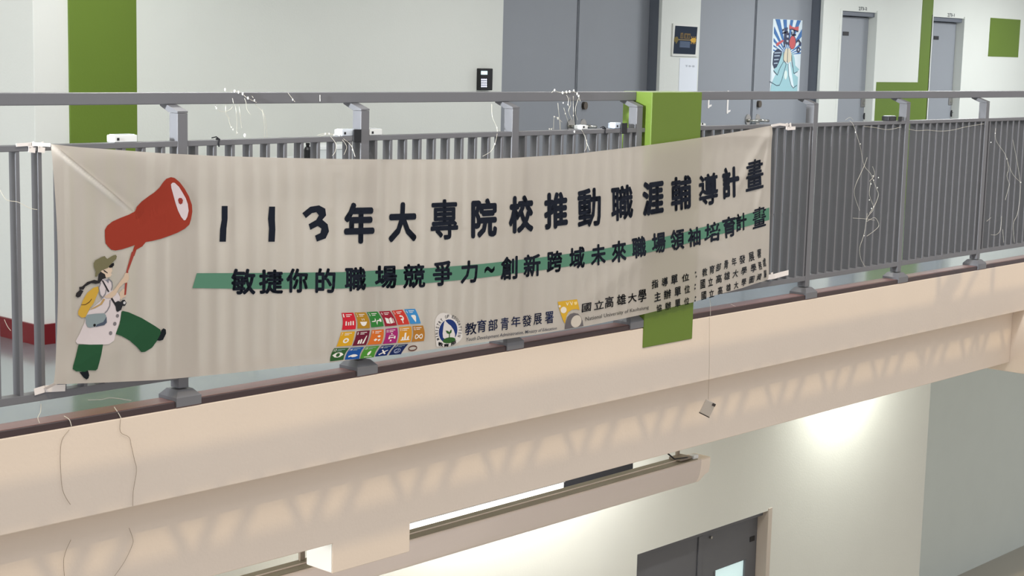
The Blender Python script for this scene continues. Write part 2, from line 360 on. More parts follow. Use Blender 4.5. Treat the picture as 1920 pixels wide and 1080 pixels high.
for (pa_, pb_, r_) in (((1800, 505), (1738, 612), 0.05), ((1836, 498), (1768, 640), 0.02)):
    e0, e1 = on_y(*pa_), on_y(*pb_)
    MB().tube([e0 - SUN_D * T, e1 - SUN_D * T], r_, n=6).build('truss_brace', m_tr, roof)

# ------------------------------------------------------------------ railing
def railing(label, x0, x1, posts, rail_x0, rail_x1):
    R = thing('railing', label, 'railing', ((x0 + x1) / 2, 0.06, 0.027))
    # wide flat handrail set back on sloping arms
    MB().box(rail_x0, rail_x1, 0.10, 0.155, 1.204, 1.250).build('handrail', M_RAIL, R, 0.003)
    edges = [x0] + [e for p in posts for e in (p, p + PW)] + [x1]
    spans = [(edges[i], edges[i + 1]) for i in range(0, len(edges), 2) if edges[i + 1] - edges[i] > 0.02]
    for a, b in spans:
        bx('top_rail', M_RAIL, (a, b, 0.034, 0.082, 1.041, 1.063), R, 0.002)
        bx('bottom_rail', M_RAIL, (a, b, 0.034, 0.082, 0.108, 0.138), R, 0.002)
    for p in posts:
        po = MB().prism_x([(0.033, 0.07), (0.033, 1.172), (0.088, 1.172 + 0.0), (0.088, 0.07)], p, p + PW).build('post', M_RAIL, R, 0.002)
        c = p + PW / 2
        MB().prism_x([(0.033, 1.173), (0.033, 1.180), (0.104, 1.2035), (0.150, 1.2035), (0.150, 1.198), (0.0885, 1.173)], p, p + PW).build('rail_arm', M_RAIL, po, 0.0)
        bmx = MB(); o = FOOT - 0.001
        bmx.frustum((c - o, c + o, -0.002, 0.118), (c - o, c + o, -0.002, 0.118), 0.0035, 0.04)
        bmx.frustum((c - o, c + o, -0.002, 0.118), (c - 0.036, c + 0.036, 0.022, 0.098), 0.04, 0.066)
        bmx.build('post_foot', M_RAIL, po, 0.0)
    return R, spans
bar_me = MB().box(-0.0075, 0.0075, 0.036, 0.083, 0.1381, 1.0409).build('baluster', M_RAIL)
BAR = bar_me.data; bpy.data.objects.remove(bar_me)
def bars(R, spans, first):
    for (a, b), f in zip(spans, first):
        n = 0
        x = f
        while x - 0.0912 > a + 0.02: x -= 0.0912
        while x < b - 0.02:
            o = link('baluster', BAR); o.location = (x, 0, 0); adopt(o, R); x += 0.0912; n += 1
RL, sl_ = railing('grey metal railing from the pier to the green block, half covered by the banner', 1.9, CX0, POSTS_L, 1.9, CX0 - 0.0)
bars(RL, sl_, (3.7405, 4.1725, 5.1435, 6.132, 6.9))
RR, sr_ = railing('grey metal railing beyond the green block, running past the single doors', CX1, 14.8, POSTS_R, CX1, 14.8)
bars(RR, sr_, (8.1345, 9.0225, 10.1510, 11.1015))

# ------------------------------------------------------------------ banner
def interp(pts, x):
    for (a, ya), (b, yb) in zip(pts, pts[1:]):
        if x <= b: return ya + (yb - ya) * (x - a) / (b - a) if x >= a else ya
    return pts[-1][1]
BY = -0.024
def world_pts(pix, y=BY): return [(q.x, q.z) for q in (on_y(px, py, y) for px, py in pix)]
TOP = world_pts([(93, 270), (150, 276), (220, 281), (300, 287), (400, 292), (500, 295), (640, 298), (720, 298.5), (800, 298.5), (900, 297.5), (960, 295.5), (1080, 288), (1210, 272.5), (1280, 263), (1350, 252.5), (1400, 244), (1447, 235)])
BOT = world_pts([(103, 720), (200, 717), (300, 712), (430, 700), (530, 689), (620, 680), (700, 669), (800, 656), (900, 642), (1000, 627), (1100, 610), (1200, 590), (1270, 573), (1300, 566), (1330, 556), (1390, 540), (1440, 523)])
XL, XR = TOP[0][0], TOP[-1][0]
# a soft path of folds, each from a to b with a width and height
def fold(X, Z, a, b, w, h, fade=True):
    d = Vector((b[0] - a[0], b[1] - a[1])); L = d.length; d /= L
    q = Vector((X - a[0], Z - a[1])); s = q.dot(d) / L; t = q.x * d.y - q.y * d.x
    if s < -0.05 or s > 1.05: return 0.0
    k = max(0.0, min(1.0, (1 - s) * 3)) * max(0.0, min(1.0, s * 12 + 0.2))
    return h * k * math.exp(-(t / w) ** 2)
def wp(px, py): q = on_y(px, py, BY); return (q.x, q.z)
FOLDS = [(wp(93, 270), wp(266, 411), 0.0072, 0.020), (wp(94, 272), wp(330, 420), 0.05, 0.006), (wp(1446, 238), wp(1370, 370), 0.035, 0.008),
         (wp(1446, 238), wp(1415, 420), 0.03, 0.006), (wp(1438, 520), wp(1290, 470), 0.04, 0.010), (wp(1438, 520), wp(1300, 400), 0.05, 0.010),
         (wp(105, 718), wp(300, 600), 0.06, 0.008), (wp(1040, 610), wp(1260, 430), 0.05, 0.006)]
def cloth_y(X, Z):
    u = (X - XL) / (XR - XL)
    y = BY - 0.010 * math.sin(math.pi * min(1, max(0, u))) - 0.003 * math.sin(X * 2.3 + Z * 1.5) - 0.002 * math.sin(X * 5.1 - Z * 3.3 + 1)
    zt = interp(TOP, X); zb = interp(BOT, X); v = (Z - zb) / max(0.01, zt - zb)
    y -= 0.004 * math.sin(v * 3.0 + X)
    for a, b, w, h in FOLDS: y -= fold(X, Z, a, b, w, h)
    return y
B = thing('banner', 'long cream cloth banner with dark Chinese lettering tied across the railing', 'banner', (5.6, BY, 0.3))
NU, NV = 520, 150
bmn = bmesh.new(); rows = []
for j in range(NV + 1):
    v = j / NV; r = []
    xl = XL + 0.028 * math.sin(math.pi * v) ** 0.8; xr = XR + 0.035 * (1 - v)
    for i in range(NU + 1):
        X = xl + (xr - xl) * i / NU
        zt, zb = interp(TOP, X), interp(BOT, X); Z = zb + (zt - zb) * v
        r.append(bmn.verts.new((X, cloth_y(X, Z), Z)))
    rows.append(r)
for j in range(NV):
    for i in range(NU): bmn.faces.new((rows[j][i], rows[j][i + 1], rows[j + 1][i + 1], rows[j + 1][i]))
me = bpy.data.meshes.new('banner_cloth'); bmn.to_mesh(me); bmn.free(); me.materials.append(M_CLOTH)
for pl in me.polygons: pl.use_smooth = True
link('banner_cloth', me, B)

# flat print: outlines given where they stand on the cloth
class Print:
    def __init__(s, surf, step=0.06): s.bm = bmesh.new(); s.mats = []; s.surf = surf; s.n = 0; s.step = step
    def mi(s, c):
        m = ink(c)
        if m not in s.mats: s.mats.append(m)
        return s.mats.index(m)
    def poly(s, pts, c, level=1):                 # pts: (X, Z) in the plane of the sheet
        t = bmesh.new(); vs = [t.verts.new((x, 0, z)) for x, z in pts]
        try: f = t.faces.new(vs)
        except ValueError: return
        f.normal_update()
        if f.normal.y > 0: f.normal_flip()
        bmesh.ops.triangulate(t, faces=t.faces)
        for _ in range(3):
            long = [e for e in t.edges if e.calc_length() > s.step]
            if not long: break
            bmesh.ops.subdivide_edges(t, edges=long, cuts=1); bmesh.ops.triangulate(t, faces=t.faces)
        k = s.mi(c); mp = {}
        for v in t.verts: mp[v] = s.bm.verts.new((v.co.x, s.surf(v.co.x, v.co.z) - 0.0024 - 0.0003 * level, v.co.z))
        for f in t.faces:
            nf = s.bm.faces.new([mp[v] for v in f.verts]); nf.material_index = k
        t.free()
    def oval(s, cx, cz, rx, rz, c, level=1, n=16):
        s.poly([(cx + rx * math.cos(2 * math.pi * k / n), cz + rz * math.sin(2 * math.pi * k / n)) for k in range(n)], c, level)
    def mesh2d(s, glyph, to, c, level=1):         # glyph: (verts, faces) in the unit square, to: maps it into the plane
        k = s.mi(c); vs = []
        for u, v in glyph[0]:
            x, z = to(u, v); vs.append(s.bm.verts.new((x, s.surf(x, z) - 0.0024 - 0.0003 * level, z)))
        for f in glyph[1]:
            try: nf = s.bm.faces.new([vs[i] for i in f]); nf.material_index = k
            except ValueError: pass
    def build(s, name, parent):
        for f in s.bm.faces:
            f.normal_update()
            if f.normal.y > 0: f.normal_flip()
        me = bpy.data.meshes.new(name); s.bm.to_mesh(me); s.bm.free()
        for m in s.mats: me.materials.append(m)
        return link(name, me, parent)

GL = {}
def glyph(ch, bold=0.0, shear=0.0, unit=True):
    key = (ch, bold, shear, unit)
    if key in GL: return GL[key]
    cu = bpy.data.curves.new('glyph', 'FONT'); cu.body = ch; cu.offset = bold; cu.resolution_u = 2; cu.size = 1.0; cu.shear = shear
    o = bpy.data.objects.new('glyph', cu); COL.objects.link(o)
    dg = bpy.context.evaluated_depsgraph_get(); dg.update()
    me = bpy.data.meshes.new_from_object(o.evaluated_get(dg))
    vs = [(v.co.x, v.co.y) for v in me.vertices]; fs = [tuple(p.vertices) for p in me.polygons]
    bpy.data.objects.remove(o); bpy.data.curves.remove(cu); bpy.data.meshes.remove(me)
    if vs:
        x0, x1 = min(v[0] for v in vs), max(v[0] for v in vs); y0, y1 = min(v[1] for v in vs), max(v[1] for v in vs)
        vs = [((x - x0) / max(1e-6, x1 - x0), (y - y0) / max(1e-6, y1 - y0)) for x, y in vs]
    GL[key] = (vs, fs); return GL[key]
def char(pr, ch, cx, cy, w, h, slope, c, bold=0.02, lean=0.0, y=None, level=2, shear=0.0, at=None):
    """a character centred at a place on the sheet, w and h its size there, slope its writing line"""
    at = at or wp
    ctr = at(cx, cy); ex = at(cx + w / 2, cy + slope * w / 2); wx = at(cx - w / 2, cy - slope * w / 2)
    up = at(cx + lean * h / 2, cy - h / 2); dn = at(cx - lean * h / 2, cy + h / 2)
    U = (ex[0] - wx[0], ex[1] - wx[1]); V = (up[0] - dn[0], up[1] - dn[1])
    k = 1 / (1 + 2 * bold * 1.05); du = bold * k; g = glyph(ch, 0.0, shear); n = 8 if bold > 0.012 else 4
    for i in range(n + 1):                        # the heavy brush face: the thin strokes struck again round a small ring
        ox, oy = (0, 0) if i == n else (du * math.cos(2 * math.pi * i / n), du * math.sin(2 * math.pi * i / n))
        pr.mesh2d(g, lambda u, v: (ctr[0] + U[0] * ((u - 0.5) * k + ox) + V[0] * ((v - 0.5) * k + oy), ctr[1] + U[1] * ((u - 0.5) * k + ox) + V[1] * ((v - 0.5) * k + oy)), c, level)
def word(pr, text, p0, p1, h, c, bold=0.0, shear=0.0, at=None, level=2):
    """a whole line of letters set between two places"""
    at = at or wp; g = glyph(text, bold, shear); a, b = at(*p0), at(*p1)
    t = at(p0[0], p0[1] - h / 2); s = at(p0[0], p0[1] + h / 2); t2 = at(p1[0], p1[1] - h / 2 * 0.8); s2 = at(p1[0], p1[1] + h / 2 * 0.8)
    def to(u, v):
        lo = (s[0] + (s2[0] - s[0]) * u, s[1] + (s2[1] - s[1]) * u); hi = (t[0] + (t2[0] - t[0]) * u, t[1] + (t2[1] - t[1]) * u)
        return (lo[0] + (hi[0] - lo[0]) * v, lo[1] + (hi[1] - lo[1]) * v)
    pr.mesh2d(g, to, c, level)

NAVY = (17, 24, 38)
# --- title
def one(cx, cy):
    pr.poly([wp(cx + dx, cy + dy) for dx, dy in ((-3, -34), (8, -34), (8, -10), (6, 8), (5, 33), (-7, 33), (-6, 10), (-3, -8))], NAVY, 2)
pr = Print(cloth_y); one(417, 420); pr.build('printed_character', B)
pr = Print(cloth_y); pr.poly([wp(506 + dx, 420 + dy) for dx, dy in ((-4, -33), (7, -33), (7, -8), (8, 10), (7, 33), (-5, 33), (-4, 8), (-6, -10))], NAVY, 2); pr.build('printed_character', B)
pr = Print(cloth_y); pr.poly([wp(x / 3, 300 + y / 3) for x, y in ((1692, 298), (1735, 262), (1785, 254), (1820, 272), (1826, 310), (1805, 335), (1835, 360), (1843, 400), (1825, 440), (1776, 458), (1765, 424), (1795, 410), (1800, 385), (1780, 370), (1738, 392), (1728, 360), (1770, 336), (1785, 310), (1770, 292), (1745, 298), (1712, 326))], NAVY, 2); pr.build('printed_character', B)
for ch, cx, cy, w, h, sl in (('年', 671, 418, 57, 78, -.03), ('大', 751, 416, 52, 75, -.04), ('專', 828, 411, 51, 76, -.05), ('院', 902, 408, 49, 74, -.06), ('校', 972, 401, 47, 71, -.08),
        ('推', 1038, 394, 45, 69, -.11), ('動', 1101, 389, 44, 73, -.13), ('職', 1163, 380, 42, 66, -.14), ('涯', 1222, 371, 41, 65, -.15), ('輔', 1276, 362, 39, 64, -.17), ('導', 1328, 355, 36, 60, -.2), ('計', 1369, 342, 31, 60, -.23), ('畫', 1413, 327, 32, 58, -.26)):
    pr = Print(cloth_y); char(pr, ch, cx, cy, w, h, sl, NAVY, {'專': .027, '畫': .022, '動': .031, '導': .03, '職': .032, '輔': .032}.get(ch, 0.047)); pr.build('printed_character', B)
# --- second line on its green band
pr = Print(cloth_y)
bt = [(368, 512), (500, 511.5), (640, 510), (800, 502), (900, 494), (1010, 482), (1100, 470), (1187, 456), (1280, 436), (1360, 413), (1441, 389)]
bb = [(360, 540), (500, 542), (640, 541), (800, 530), (900, 520), (1010, 506), (1100, 493), (1187, 478), (1280, 458), (1360, 435), (1441, 412)]
for (a, b), (c, d) in zip(zip(bt, bt[1:]), zip(bb, bb[1:])): pr.poly([wp(*a), wp(*b), wp(*d), wp(*c)], (84, 130, 108), 1)
pr.build('green_band', B)
pr = Print(cloth_y)
for ch, cx, cy, w, h, sl in (('敏', 455, 528, 46, 49, .0), ('捷', 507, 528, 46, 46, .0), ('你', 556, 526, 41, 46, .0), ('的', 609, 526, 38, 47, 0), ('職', 665, 523, 40, 46, -.02), ('場', 721, 519, 41, 44, -.04), ('競', 773, 517, 41, 46, -.05),
        ('爭', 825, 512, 36, 47, -.06), ('力', 875, 509, 32, 43, -.08), ('~', 913, 505, 19, 13, -.1), ('創', 950, 502, 32, 44, -.1), ('新', 993, 497, 32, 43, -.12), ('跨', 1035, 490, 29, 41, -.14), ('域', 1077, 483, 29, 41, -.15),
        ('未', 1117, 477, 28, 40, -.16), ('來', 1156, 471, 28, 41, -.17), ('職', 1194, 463, 27, 40, -.18), ('場', 1232, 455, 27, 39, -.19), ('領', 1268, 449, 27, 40, -.2), ('袖', 1300, 444, 24, 36, -.22), ('培', 1333, 435, 28, 37, -.24), ('育', 1365, 425, 26, 39, -.26), ('計', 1388, 416, 20, 34, -.28), ('畫', 1422, 407, 25, 39, -.28)):
    pr = Print(cloth_y); char(pr, ch, cx, cy, w, h, sl, NAVY, {'~': .03, '畫': .02, '競': .028}.get(ch, 0.036)); pr.build('printed_character', B)
# --- organiser lines
pr = Print(cloth_y)
def q8(x, y): return (1210 + x / 8, 460 + y / 8)
L1 = (('指', 125, 575, 100, 130), ('導', 275, 545, 92, 135), ('單', 420, 510, 100, 140), ('位', 588, 480, 108, 112), ('教', 875, 400, 75, 122), ('育', 980, 360, 72, 130), ('部', 1070, 325, 65, 122), ('青', 1175, 282, 62, 138), ('年', 1295, 240, 72, 122), ('發', 1415, 205, 85, 128), ('展', 1560, 165, 92, 132), ('署', 1690, 122, 62, 128))
L2 = (('主', 165, 765, 100, 138), ('辦', 315, 730, 105, 140), ('單', 470, 690, 95, 140), ('位', 612, 655, 82, 122), ('國', 845, 578, 70, 138), ('立', 960, 545, 70, 126), ('高', 1085, 500, 85, 130), ('雄', 1205, 455, 85, 125), ('大', 1325, 420, 76, 122), ('學', 1440, 376, 76, 122), ('學', 1575, 335, 80, 125), ('務', 1685, 298, 58, 122), ('處', 1765, 252, 52, 128))
L3 = (('協', 190, 940, 78, 112), ('辦', 325, 905, 85, 120), ('單', 470, 866, 80, 122), ('位', 605, 835, 75, 112), ('國', 860, 752, 72, 126), ('立', 975, 720, 74, 116), ('高', 1105, 675, 70, 122), ('雄', 1230, 630, 70, 112), ('大', 1345, 595, 66, 110), ('學', 1460, 550, 68, 112), ('圖', 1570, 512, 66, 110), ('資', 1665, 468, 60, 108), ('館', 1750, 420, 50, 124))
for L in (L1, L2, L3):
    for ch, x, y, w, h in L: char(pr, ch, *q8(x, y), w / 8, h / 8, -.27, (22, 26, 34), 0.02)
for x, y in ((738, 405), (748, 465), (732, 590), (728, 645), (735, 775), (728, 828)):
    a = wp(*q8(x, y)); pr.oval(a[0], a[1], 0.0055, 0.006, (40, 42, 48), 2, 8)
tag(pr.build('organiser_lettering', B), kind='stuff')

# --- drawing: a walker with a long-handled red bone-in ham shape
RED = (146, 52, 36)
pr = Print(cloth_y)
def pa(x, y): return wp(100 + x / 6.353, 310 + y / 6.353)
def pb(x, y): return wp(120 + x / 4.1545, 460 + y / 4.1545)
pr.poly([pa(*q) for q in ((612, 770), (640, 720), (700, 670), (800, 625), (900, 585), (960, 545), (985, 490), (1040, 430), (1115, 375), (1200, 320), (1260, 265), (1300, 205), (1340, 160), (1395, 140), (1440, 150), (1500, 200), (1560, 280), (1610, 370), (1645, 470), (1650, 550), (1635, 640), (1615, 705), (1560, 755), (1480, 800), (1380, 840), (1280, 875), (1180, 900), (1100, 915), (1060, 965), (990, 1005), (965, 1080), (930, 1080), (952, 1000), (970, 950), (900, 975), (820, 1000), (740, 1015), (690, 1005), (650, 965), (622, 930), (614, 850))], RED, 1)
pr.poly([pa(*q) for q in ((1395, 225), (1415, 205), (1440, 208), (1490, 255), (1530, 320), (1570, 390), (1595, 460), (1605, 540), (1590, 610), (1570, 650), (1550, 655), (1515, 610), (1480, 540), (1450, 450), (1420, 340), (1400, 270))], (205, 192, 196), 3)
pr.poly([pa(*q) for q in ((1478, 410), (1490, 388), (1520, 388), (1537, 415), (1530, 450), (1508, 465), (1488, 450))], (140, 52, 44), 5)
D = [((192, 178, 160), 0, ())]
shapes = [
 ((150, 62, 52), 3, ((527, 50), (558, 45), (500, 200), (500, 215), (482, 385), (468, 388), (475, 295), (486, 195))),
 ((205, 196, 198), 2, ((270, 310), (300, 262), (350, 262), (378, 290), (372, 345), (420, 370), (438, 405), (430, 440), (445, 510), (435, 580), (395, 690), (380, 740), (340, 768), (230, 775), (100, 765), (88, 745), (120, 690), (160, 600), (165, 560), (200, 500), (240, 470), (300, 420), (275, 370))),
 ((196, 158, 62), 4, ((265, 320), (275, 345), (230, 450), (200, 490), (185, 520), (165, 560), (135, 563), (108, 540), (110, 510), (130, 475), (145, 430), (180, 370), (230, 330))),
 ((96, 66, 34), 6, ((130, 462), (165, 458), (195, 438), (214, 415), (216, 420), (196, 446), (166, 464), (132, 466))),
 ((176, 146, 98), 5, ((215, 490), (280, 455), (305, 415), (320, 420), (295, 460), (240, 490), (195, 505))),
 ((200, 178, 156), 6, ((310, 400), (350, 375), (390, 345), (430, 290), (465, 245), (475, 215), (500, 215), (505, 260), (490, 290), (465, 295), (430, 330), (400, 385), (370, 410), (330, 412))),
 ((200, 178, 156), 2, ((430, 370), (465, 335), (478, 350), (478, 380), (482, 398), (455, 410), (440, 425))),
 ((120, 122, 132), 5, ((298, 262), (325, 268), (352, 256), (345, 296), (328, 275))),
 ((40, 38, 42), 7, ((290, 268), (305, 275), (352, 360), (341, 364))),
 ((40, 38, 42), 7, ((362, 415), (375, 408), (412, 472), (404, 482))),
 ((206, 186, 166), 4, ((285, 200), (345, 172), (372, 172), (376, 200), (366, 215), (372, 226), (360, 245), (330, 252), (312, 228), (296, 216))),
 ((40, 38, 40), 6, ((268, 225), (285, 205), (318, 225), (325, 255), (300, 262), (275, 295), (245, 300), (210, 295), (165, 320), (150, 345), (120, 345), (115, 325), (140, 320), (180, 285), (235, 268), (262, 275), (265, 250))),
 ((40, 38, 40), 6, ((125, 345), (150, 355), (125, 400), (105, 407), (88, 395), (95, 370))),
 ((40, 38, 40), 7, ((303, 190), (318, 196), (340, 214), (336, 217), (312, 203))),
 ((112, 108, 80), 8, ((228, 140), (240, 118), (290, 90), (315, 83), (325, 95), (335, 105), (380, 78), (400, 73), (410, 85), (405, 105), (375, 135), (340, 175), (290, 195), (265, 225), (250, 248), (240, 240), (245, 205), (232, 170))),
 ((20, 20, 24), 9, ((348, 162), (368, 142), (386, 134), (388, 155), (372, 172), (352, 174))),
 ((36, 38, 42), 8, ((398, 470), (395, 445), (420, 432), (438, 440), (455, 424), (470, 424), (484, 448), (472, 470), (452, 472), (442, 502), (415, 518), (405, 510))),
 ((132, 146, 150), 8, ((165, 560), (180, 540), (240, 532), (310, 528), (325, 545), (330, 600), (310, 620), (200, 640), (180, 635), (168, 605))),
 ((74, 84, 100), 9, ((328, 555), (330, 600), (310, 620), (244, 634), (252, 616), (302, 596))),
 ((34, 78, 50), 4, ((445, 520), (455, 510), (500, 520), (600, 565), (700, 625), (745, 655), (750, 680), (720, 740), (680, 795), (625, 828), (595, 830), (560, 790), (500, 740), (440, 705), (395, 688), (430, 610))),
 ((16, 24, 30), 5, ((745, 690), (752, 660), (770, 645), (788, 655), (790, 685), (765, 735), (740, 742), (718, 740))),
 ((34, 78, 50), 4, ((110, 772), (200, 772), (295, 770), (280, 840), (265, 900), (250, 960), (235, 972), (175, 970), (150, 982), (80, 978), (55, 960), (60, 935), (85, 860))),
 ((16, 24, 30), 3, ((108, 985), (175, 972), (187, 1010), (180, 1035), (165, 1043), (140, 1025))),
]
for c, lv, pts in shapes: pr.poly([pb(*q) for q in pts], c, lv)
for cx, cy, r, c, lv in ((467, 447, 9, (225, 225, 225), 10), (467, 447, 4, (150, 150, 155), 11), (234, 621, 10, (18, 18, 20), 11), (414, 548, 12, (120, 116, 120), 6), (392, 610, 13, (120, 116, 120), 6), (357, 682, 13, (120, 116, 120), 6)):
    a = pb(cx, cy); b = pb(cx + r, cy); pr.oval(a[0], a[1], abs(b[0] - a[0]), abs(b[0] - a[0]), c, lv, 12)
def stroke(pr, pts, w, c, lv, at):                # a thin printed line
    P = [Vector(at(*q)) for q in pts]
    for a, b in zip(P, P[1:]):
        n = Vector((-(b - a).y, (b - a).x)).normalized() * w
        pr.poly([tuple(a + n), tuple(b + n), tuple(b - n), tuple(a - n)], c, lv)
stroke(pr, [(285, 290), (270, 330), (280, 385), (300, 408), (322, 375), (328, 340)], 0.002, (120, 120, 126), 7, pb)
stroke(pr, [(350, 262), (372, 285), (376, 320), (366, 350)], 0.002, (120, 120, 126), 7, pb)
stroke(pr, [(358, 425), (355, 470), (335, 508), (315, 528)], 0.002, (120, 120, 126), 7, pb)
pr.build('walker_drawing', B)

# --- coloured goal tiles
def pc(x, y): return wp(600 + x / 8, 560 + y / 8)
TILES = [((196, 34, 50), (315, 213), (490, 207), (525, 455), (320, 470), 20), ((172, 128, 34), (505, 207), (670, 203), (735, 440), (550, 448), 22), ((48, 122, 54), (690, 200), (845, 190), (940, 410), (755, 430), 18),
 ((148, 30, 50), (870, 187), (1030, 180), (1135, 398), (960, 412), 16), ((196, 56, 46), (1055, 178), (1215, 160), (1318, 378), (1150, 392), 12), ((60, 136, 196), (1240, 155), (1400, 148), (1488, 368), (1335, 375), 8),
 ((206, 156, 34), (310, 500), (515, 487), (465, 700), (240, 720), 6), ((104, 22, 48), (545, 487), (735, 472), (680, 692), (475, 708), 8), ((206, 106, 40), (765, 470), (940, 455), (905, 675), (695, 692), 14),
 ((158, 36, 108), (970, 450), (1140, 432), (1125, 658), (925, 678), 16), ((202, 140, 42), (1165, 420), (1345, 410), (1335, 645), (1145, 662), 16), ((172, 116, 44), (1365, 405), (1520, 398), (1535, 630), (1350, 645), 20),
 ((46, 88, 44), (210, 743), (430, 735), (345, 915), (145, 940), -18), ((24, 78, 150), (455, 735), (650, 722), (580, 900), (365, 915), -18), ((72, 136, 48), (680, 718), (880, 702), (795, 875), (590, 898), -14),
 ((16, 40, 98), (910, 702), (1100, 690), (985, 848), (810, 868), -10), ((20, 36, 84), (1125, 688), (1305, 675), (1195, 830), (1015, 845), -8)]
pr = Print(cloth_y)
LT = (228, 224, 218)
ICON = {0: [[(.2, .25), (.3, .25), (.3, .5), (.2, .5)], [(.4, .25), (.48, .25), (.48, .45), (.4, .45)], [(.56, .25), (.65, .25), (.65, .5), (.56, .5)], [(.74, .25), (.84, .25), (.84, .5), (.74, .5)]],
 1: [[(.2, .42), (.8, .42), (.68, .22), (.56, .15), (.44, .15), (.32, .22)], [(.4, .5), (.45, .5), (.45, .62), (.4, .62)], [(.55, .5), (.6, .5), (.6, .62), (.55, .62)]],
 2: [[(.1, .4), (.35, .42), (.45, .6), (.5, .25), (.56, .45), (.75, .45), (.75, .38), (.6, .38), (.5, .12), (.43, .45), (.38, .35), (.1, .35)], [(.75, .32), (.9, .32), (.93, .5), (.84, .55), (.75, .48)]],
 3: [[(.18, .2), (.45, .15), (.45, .5), (.18, .58)], [(.5, .15), (.75, .2), (.75, .58), (.5, .5)], [(.8, .2), (.86, .2), (.86, .5), (.8, .5)]],
 4: [[(.35, .6), (.5, .66), (.66, .6), (.7, .45), (.62, .32), (.54, .28), (.54, .1), (.46, .1), (.46, .28), (.36, .36), (.44, .42), (.6, .44), (.56, .54), (.44, .54)]],
 5: [[(.3, .55), (.4, .6), (.7, .6), (.75, .5), (.62, .2), (.55, .1), (.48, .2)]],
 6: [[(.5 + .2 * math.cos(k * .524), .38 + .18 * math.sin(k * .524)) for k in range(12)]],
 7: [[(.3, .12), (.42, .12), (.42, .4), (.3, .36)], [(.47, .12), (.58, .12), (.58, .4), (.47, .45)], [(.64, .12), (.78, .12), (.86, .65), (.8, .65)]],
 8: [[(.5, .55), (.66, .62), (.78, .55), (.66, .46)], [(.3, .32), (.45, .42), (.58, .32), (.45, .22)], [(.6, .3), (.74, .36), (.82, .3), (.7, .2)]],
 9: [[(.45, .6), (.55, .6), (.55, .68), (.45, .68)], [(.3, .5), (.68, .52), (.68, .56), (.3, .54)], [(.28, .3), (.4, .3), (.4, .46), (.28, .46)], [(.7, .3), (.82, .3), (.82, .48), (.7, .48)], [(.42, .36), (.66, .36), (.66, .42), (.42, .42)], [(.45, .14), (.56, .14), (.56, .24), (.45, .24)]],
 10: [[(.16, .14), (.86, .14), (.86, .2), (.16, .2)], [(.24, .2), (.36, .2), (.36, .36), (.24, .36)], [(.42, .2), (.56, .2), (.56, .62), (.42, .62)], [(.64, .2), (.78, .2), (.78, .42), (.64, .34)]],
 12: [[(.1, .45), (.3, .62), (.5, .66), (.7, .62), (.9, .45), (.7, .28), (.5, .24), (.3, .28)]],
 13: [[(.2, .3), (.34, .36), (.5, .42), (.7, .4), (.86, .3), (.7, .2), (.5, .18), (.34, .24), (.2, .18)]],
 14: [[(.5, .2), (.62, .3), (.66, .5), (.6, .62), (.46, .5), (.42, .32)], [(.25, .08), (.8, .08), (.8, .12), (.25, .12)]],
 15: [[(.2, .2), (.5, .36), (.3, .56), (.36, .62), (.56, .44), (.8, .56), (.84, .5), (.64, .36), (.8, .2), (.72, .14), (.54, .28), (.28, .12)]],
}
for k, (c, tl, tr_, br, bl, bow) in enumerate(TILES):
    def tq(u, v):                                  # u across, v up, with the wave of the sheet's edges
        x = (bl[0] * (1 - u) + br[0] * u) * (1 - v) + (tl[0] * (1 - u) + tr_[0] * u) * v
        y = (bl[1] * (1 - u) + br[1] * u) * (1 - v) + (tl[1] * (1 - u) + tr_[1] * u) * v
        return pc(x + bow * math.sin(math.pi * v), y)
    n = 6
    pr.poly([tq(0, i / n) for i in range(n + 1)] + [tq(1, 1 - i / n) for i in range(n + 1)], c, 1)
    for ic in ICON.get(k, ()): pr.poly([tq(*q) for q in ic], LT if k != 16 else (120, 130, 170), 3)
    pr.mesh2d(glyph(str(k + 1), 0.01), lambda u, v: tq(.07 + (.09 if k < 9 else .16) * u, .74 + .2 * v), LT, 3)
    for r, (w0, w1) in enumerate(((.3, .8), (.3, .62))): pr.poly([tq(w0, .86 - r * .1), tq(w1, .86 - r * .1), tq(w1, .9 - r * .1), tq(w0, .9 - r * .1)], LT if k < 12 else (150, 170, 170), 3)
    if k == 12: pr.poly([tq(.5 + .14 * math.cos(i * .7), .45 + .16 * math.sin(i * .7)) for i in range(9)], c, 4)
    if k == 6: pr.poly([tq(.5 + .1 * math.cos(i * .7), .38 + .09 * math.sin(i * .7)) for i in range(9)], c, 4)
    if k == 11:
        P = [(.5 + .3 * math.sin(i * math.pi / 10), .32 + .13 * math.sin(i * math.pi / 5)) for i in range(21)]
        stroke(pr, P, 0.0025, LT, 3, tq)
    if k == 16:
        stroke(pr, [(.5 + .25 * math.cos(i * .63), .38 + .2 * math.sin(i * .63)) for i in range(11)], 0.0015, (150, 160, 190), 3, tq)
        stroke(pr, [(.4 + .18 * math.cos(i * .63), .42 + .16 * math.sin(i * .63)) for i in range(11)], 0.0015, (150, 160, 190), 3, tq)
stroke(pr, [(1370 + 62 * math.cos(i * math.pi / 8) , 740 - 34 * math.sin(i * math.pi / 8) - 8 * math.cos(i * math.pi / 8)) for i in range(17)], 0.0028, (92, 58, 48), 2, pc)
tag(pr.build('goal_tiles', B), kind='stuff')

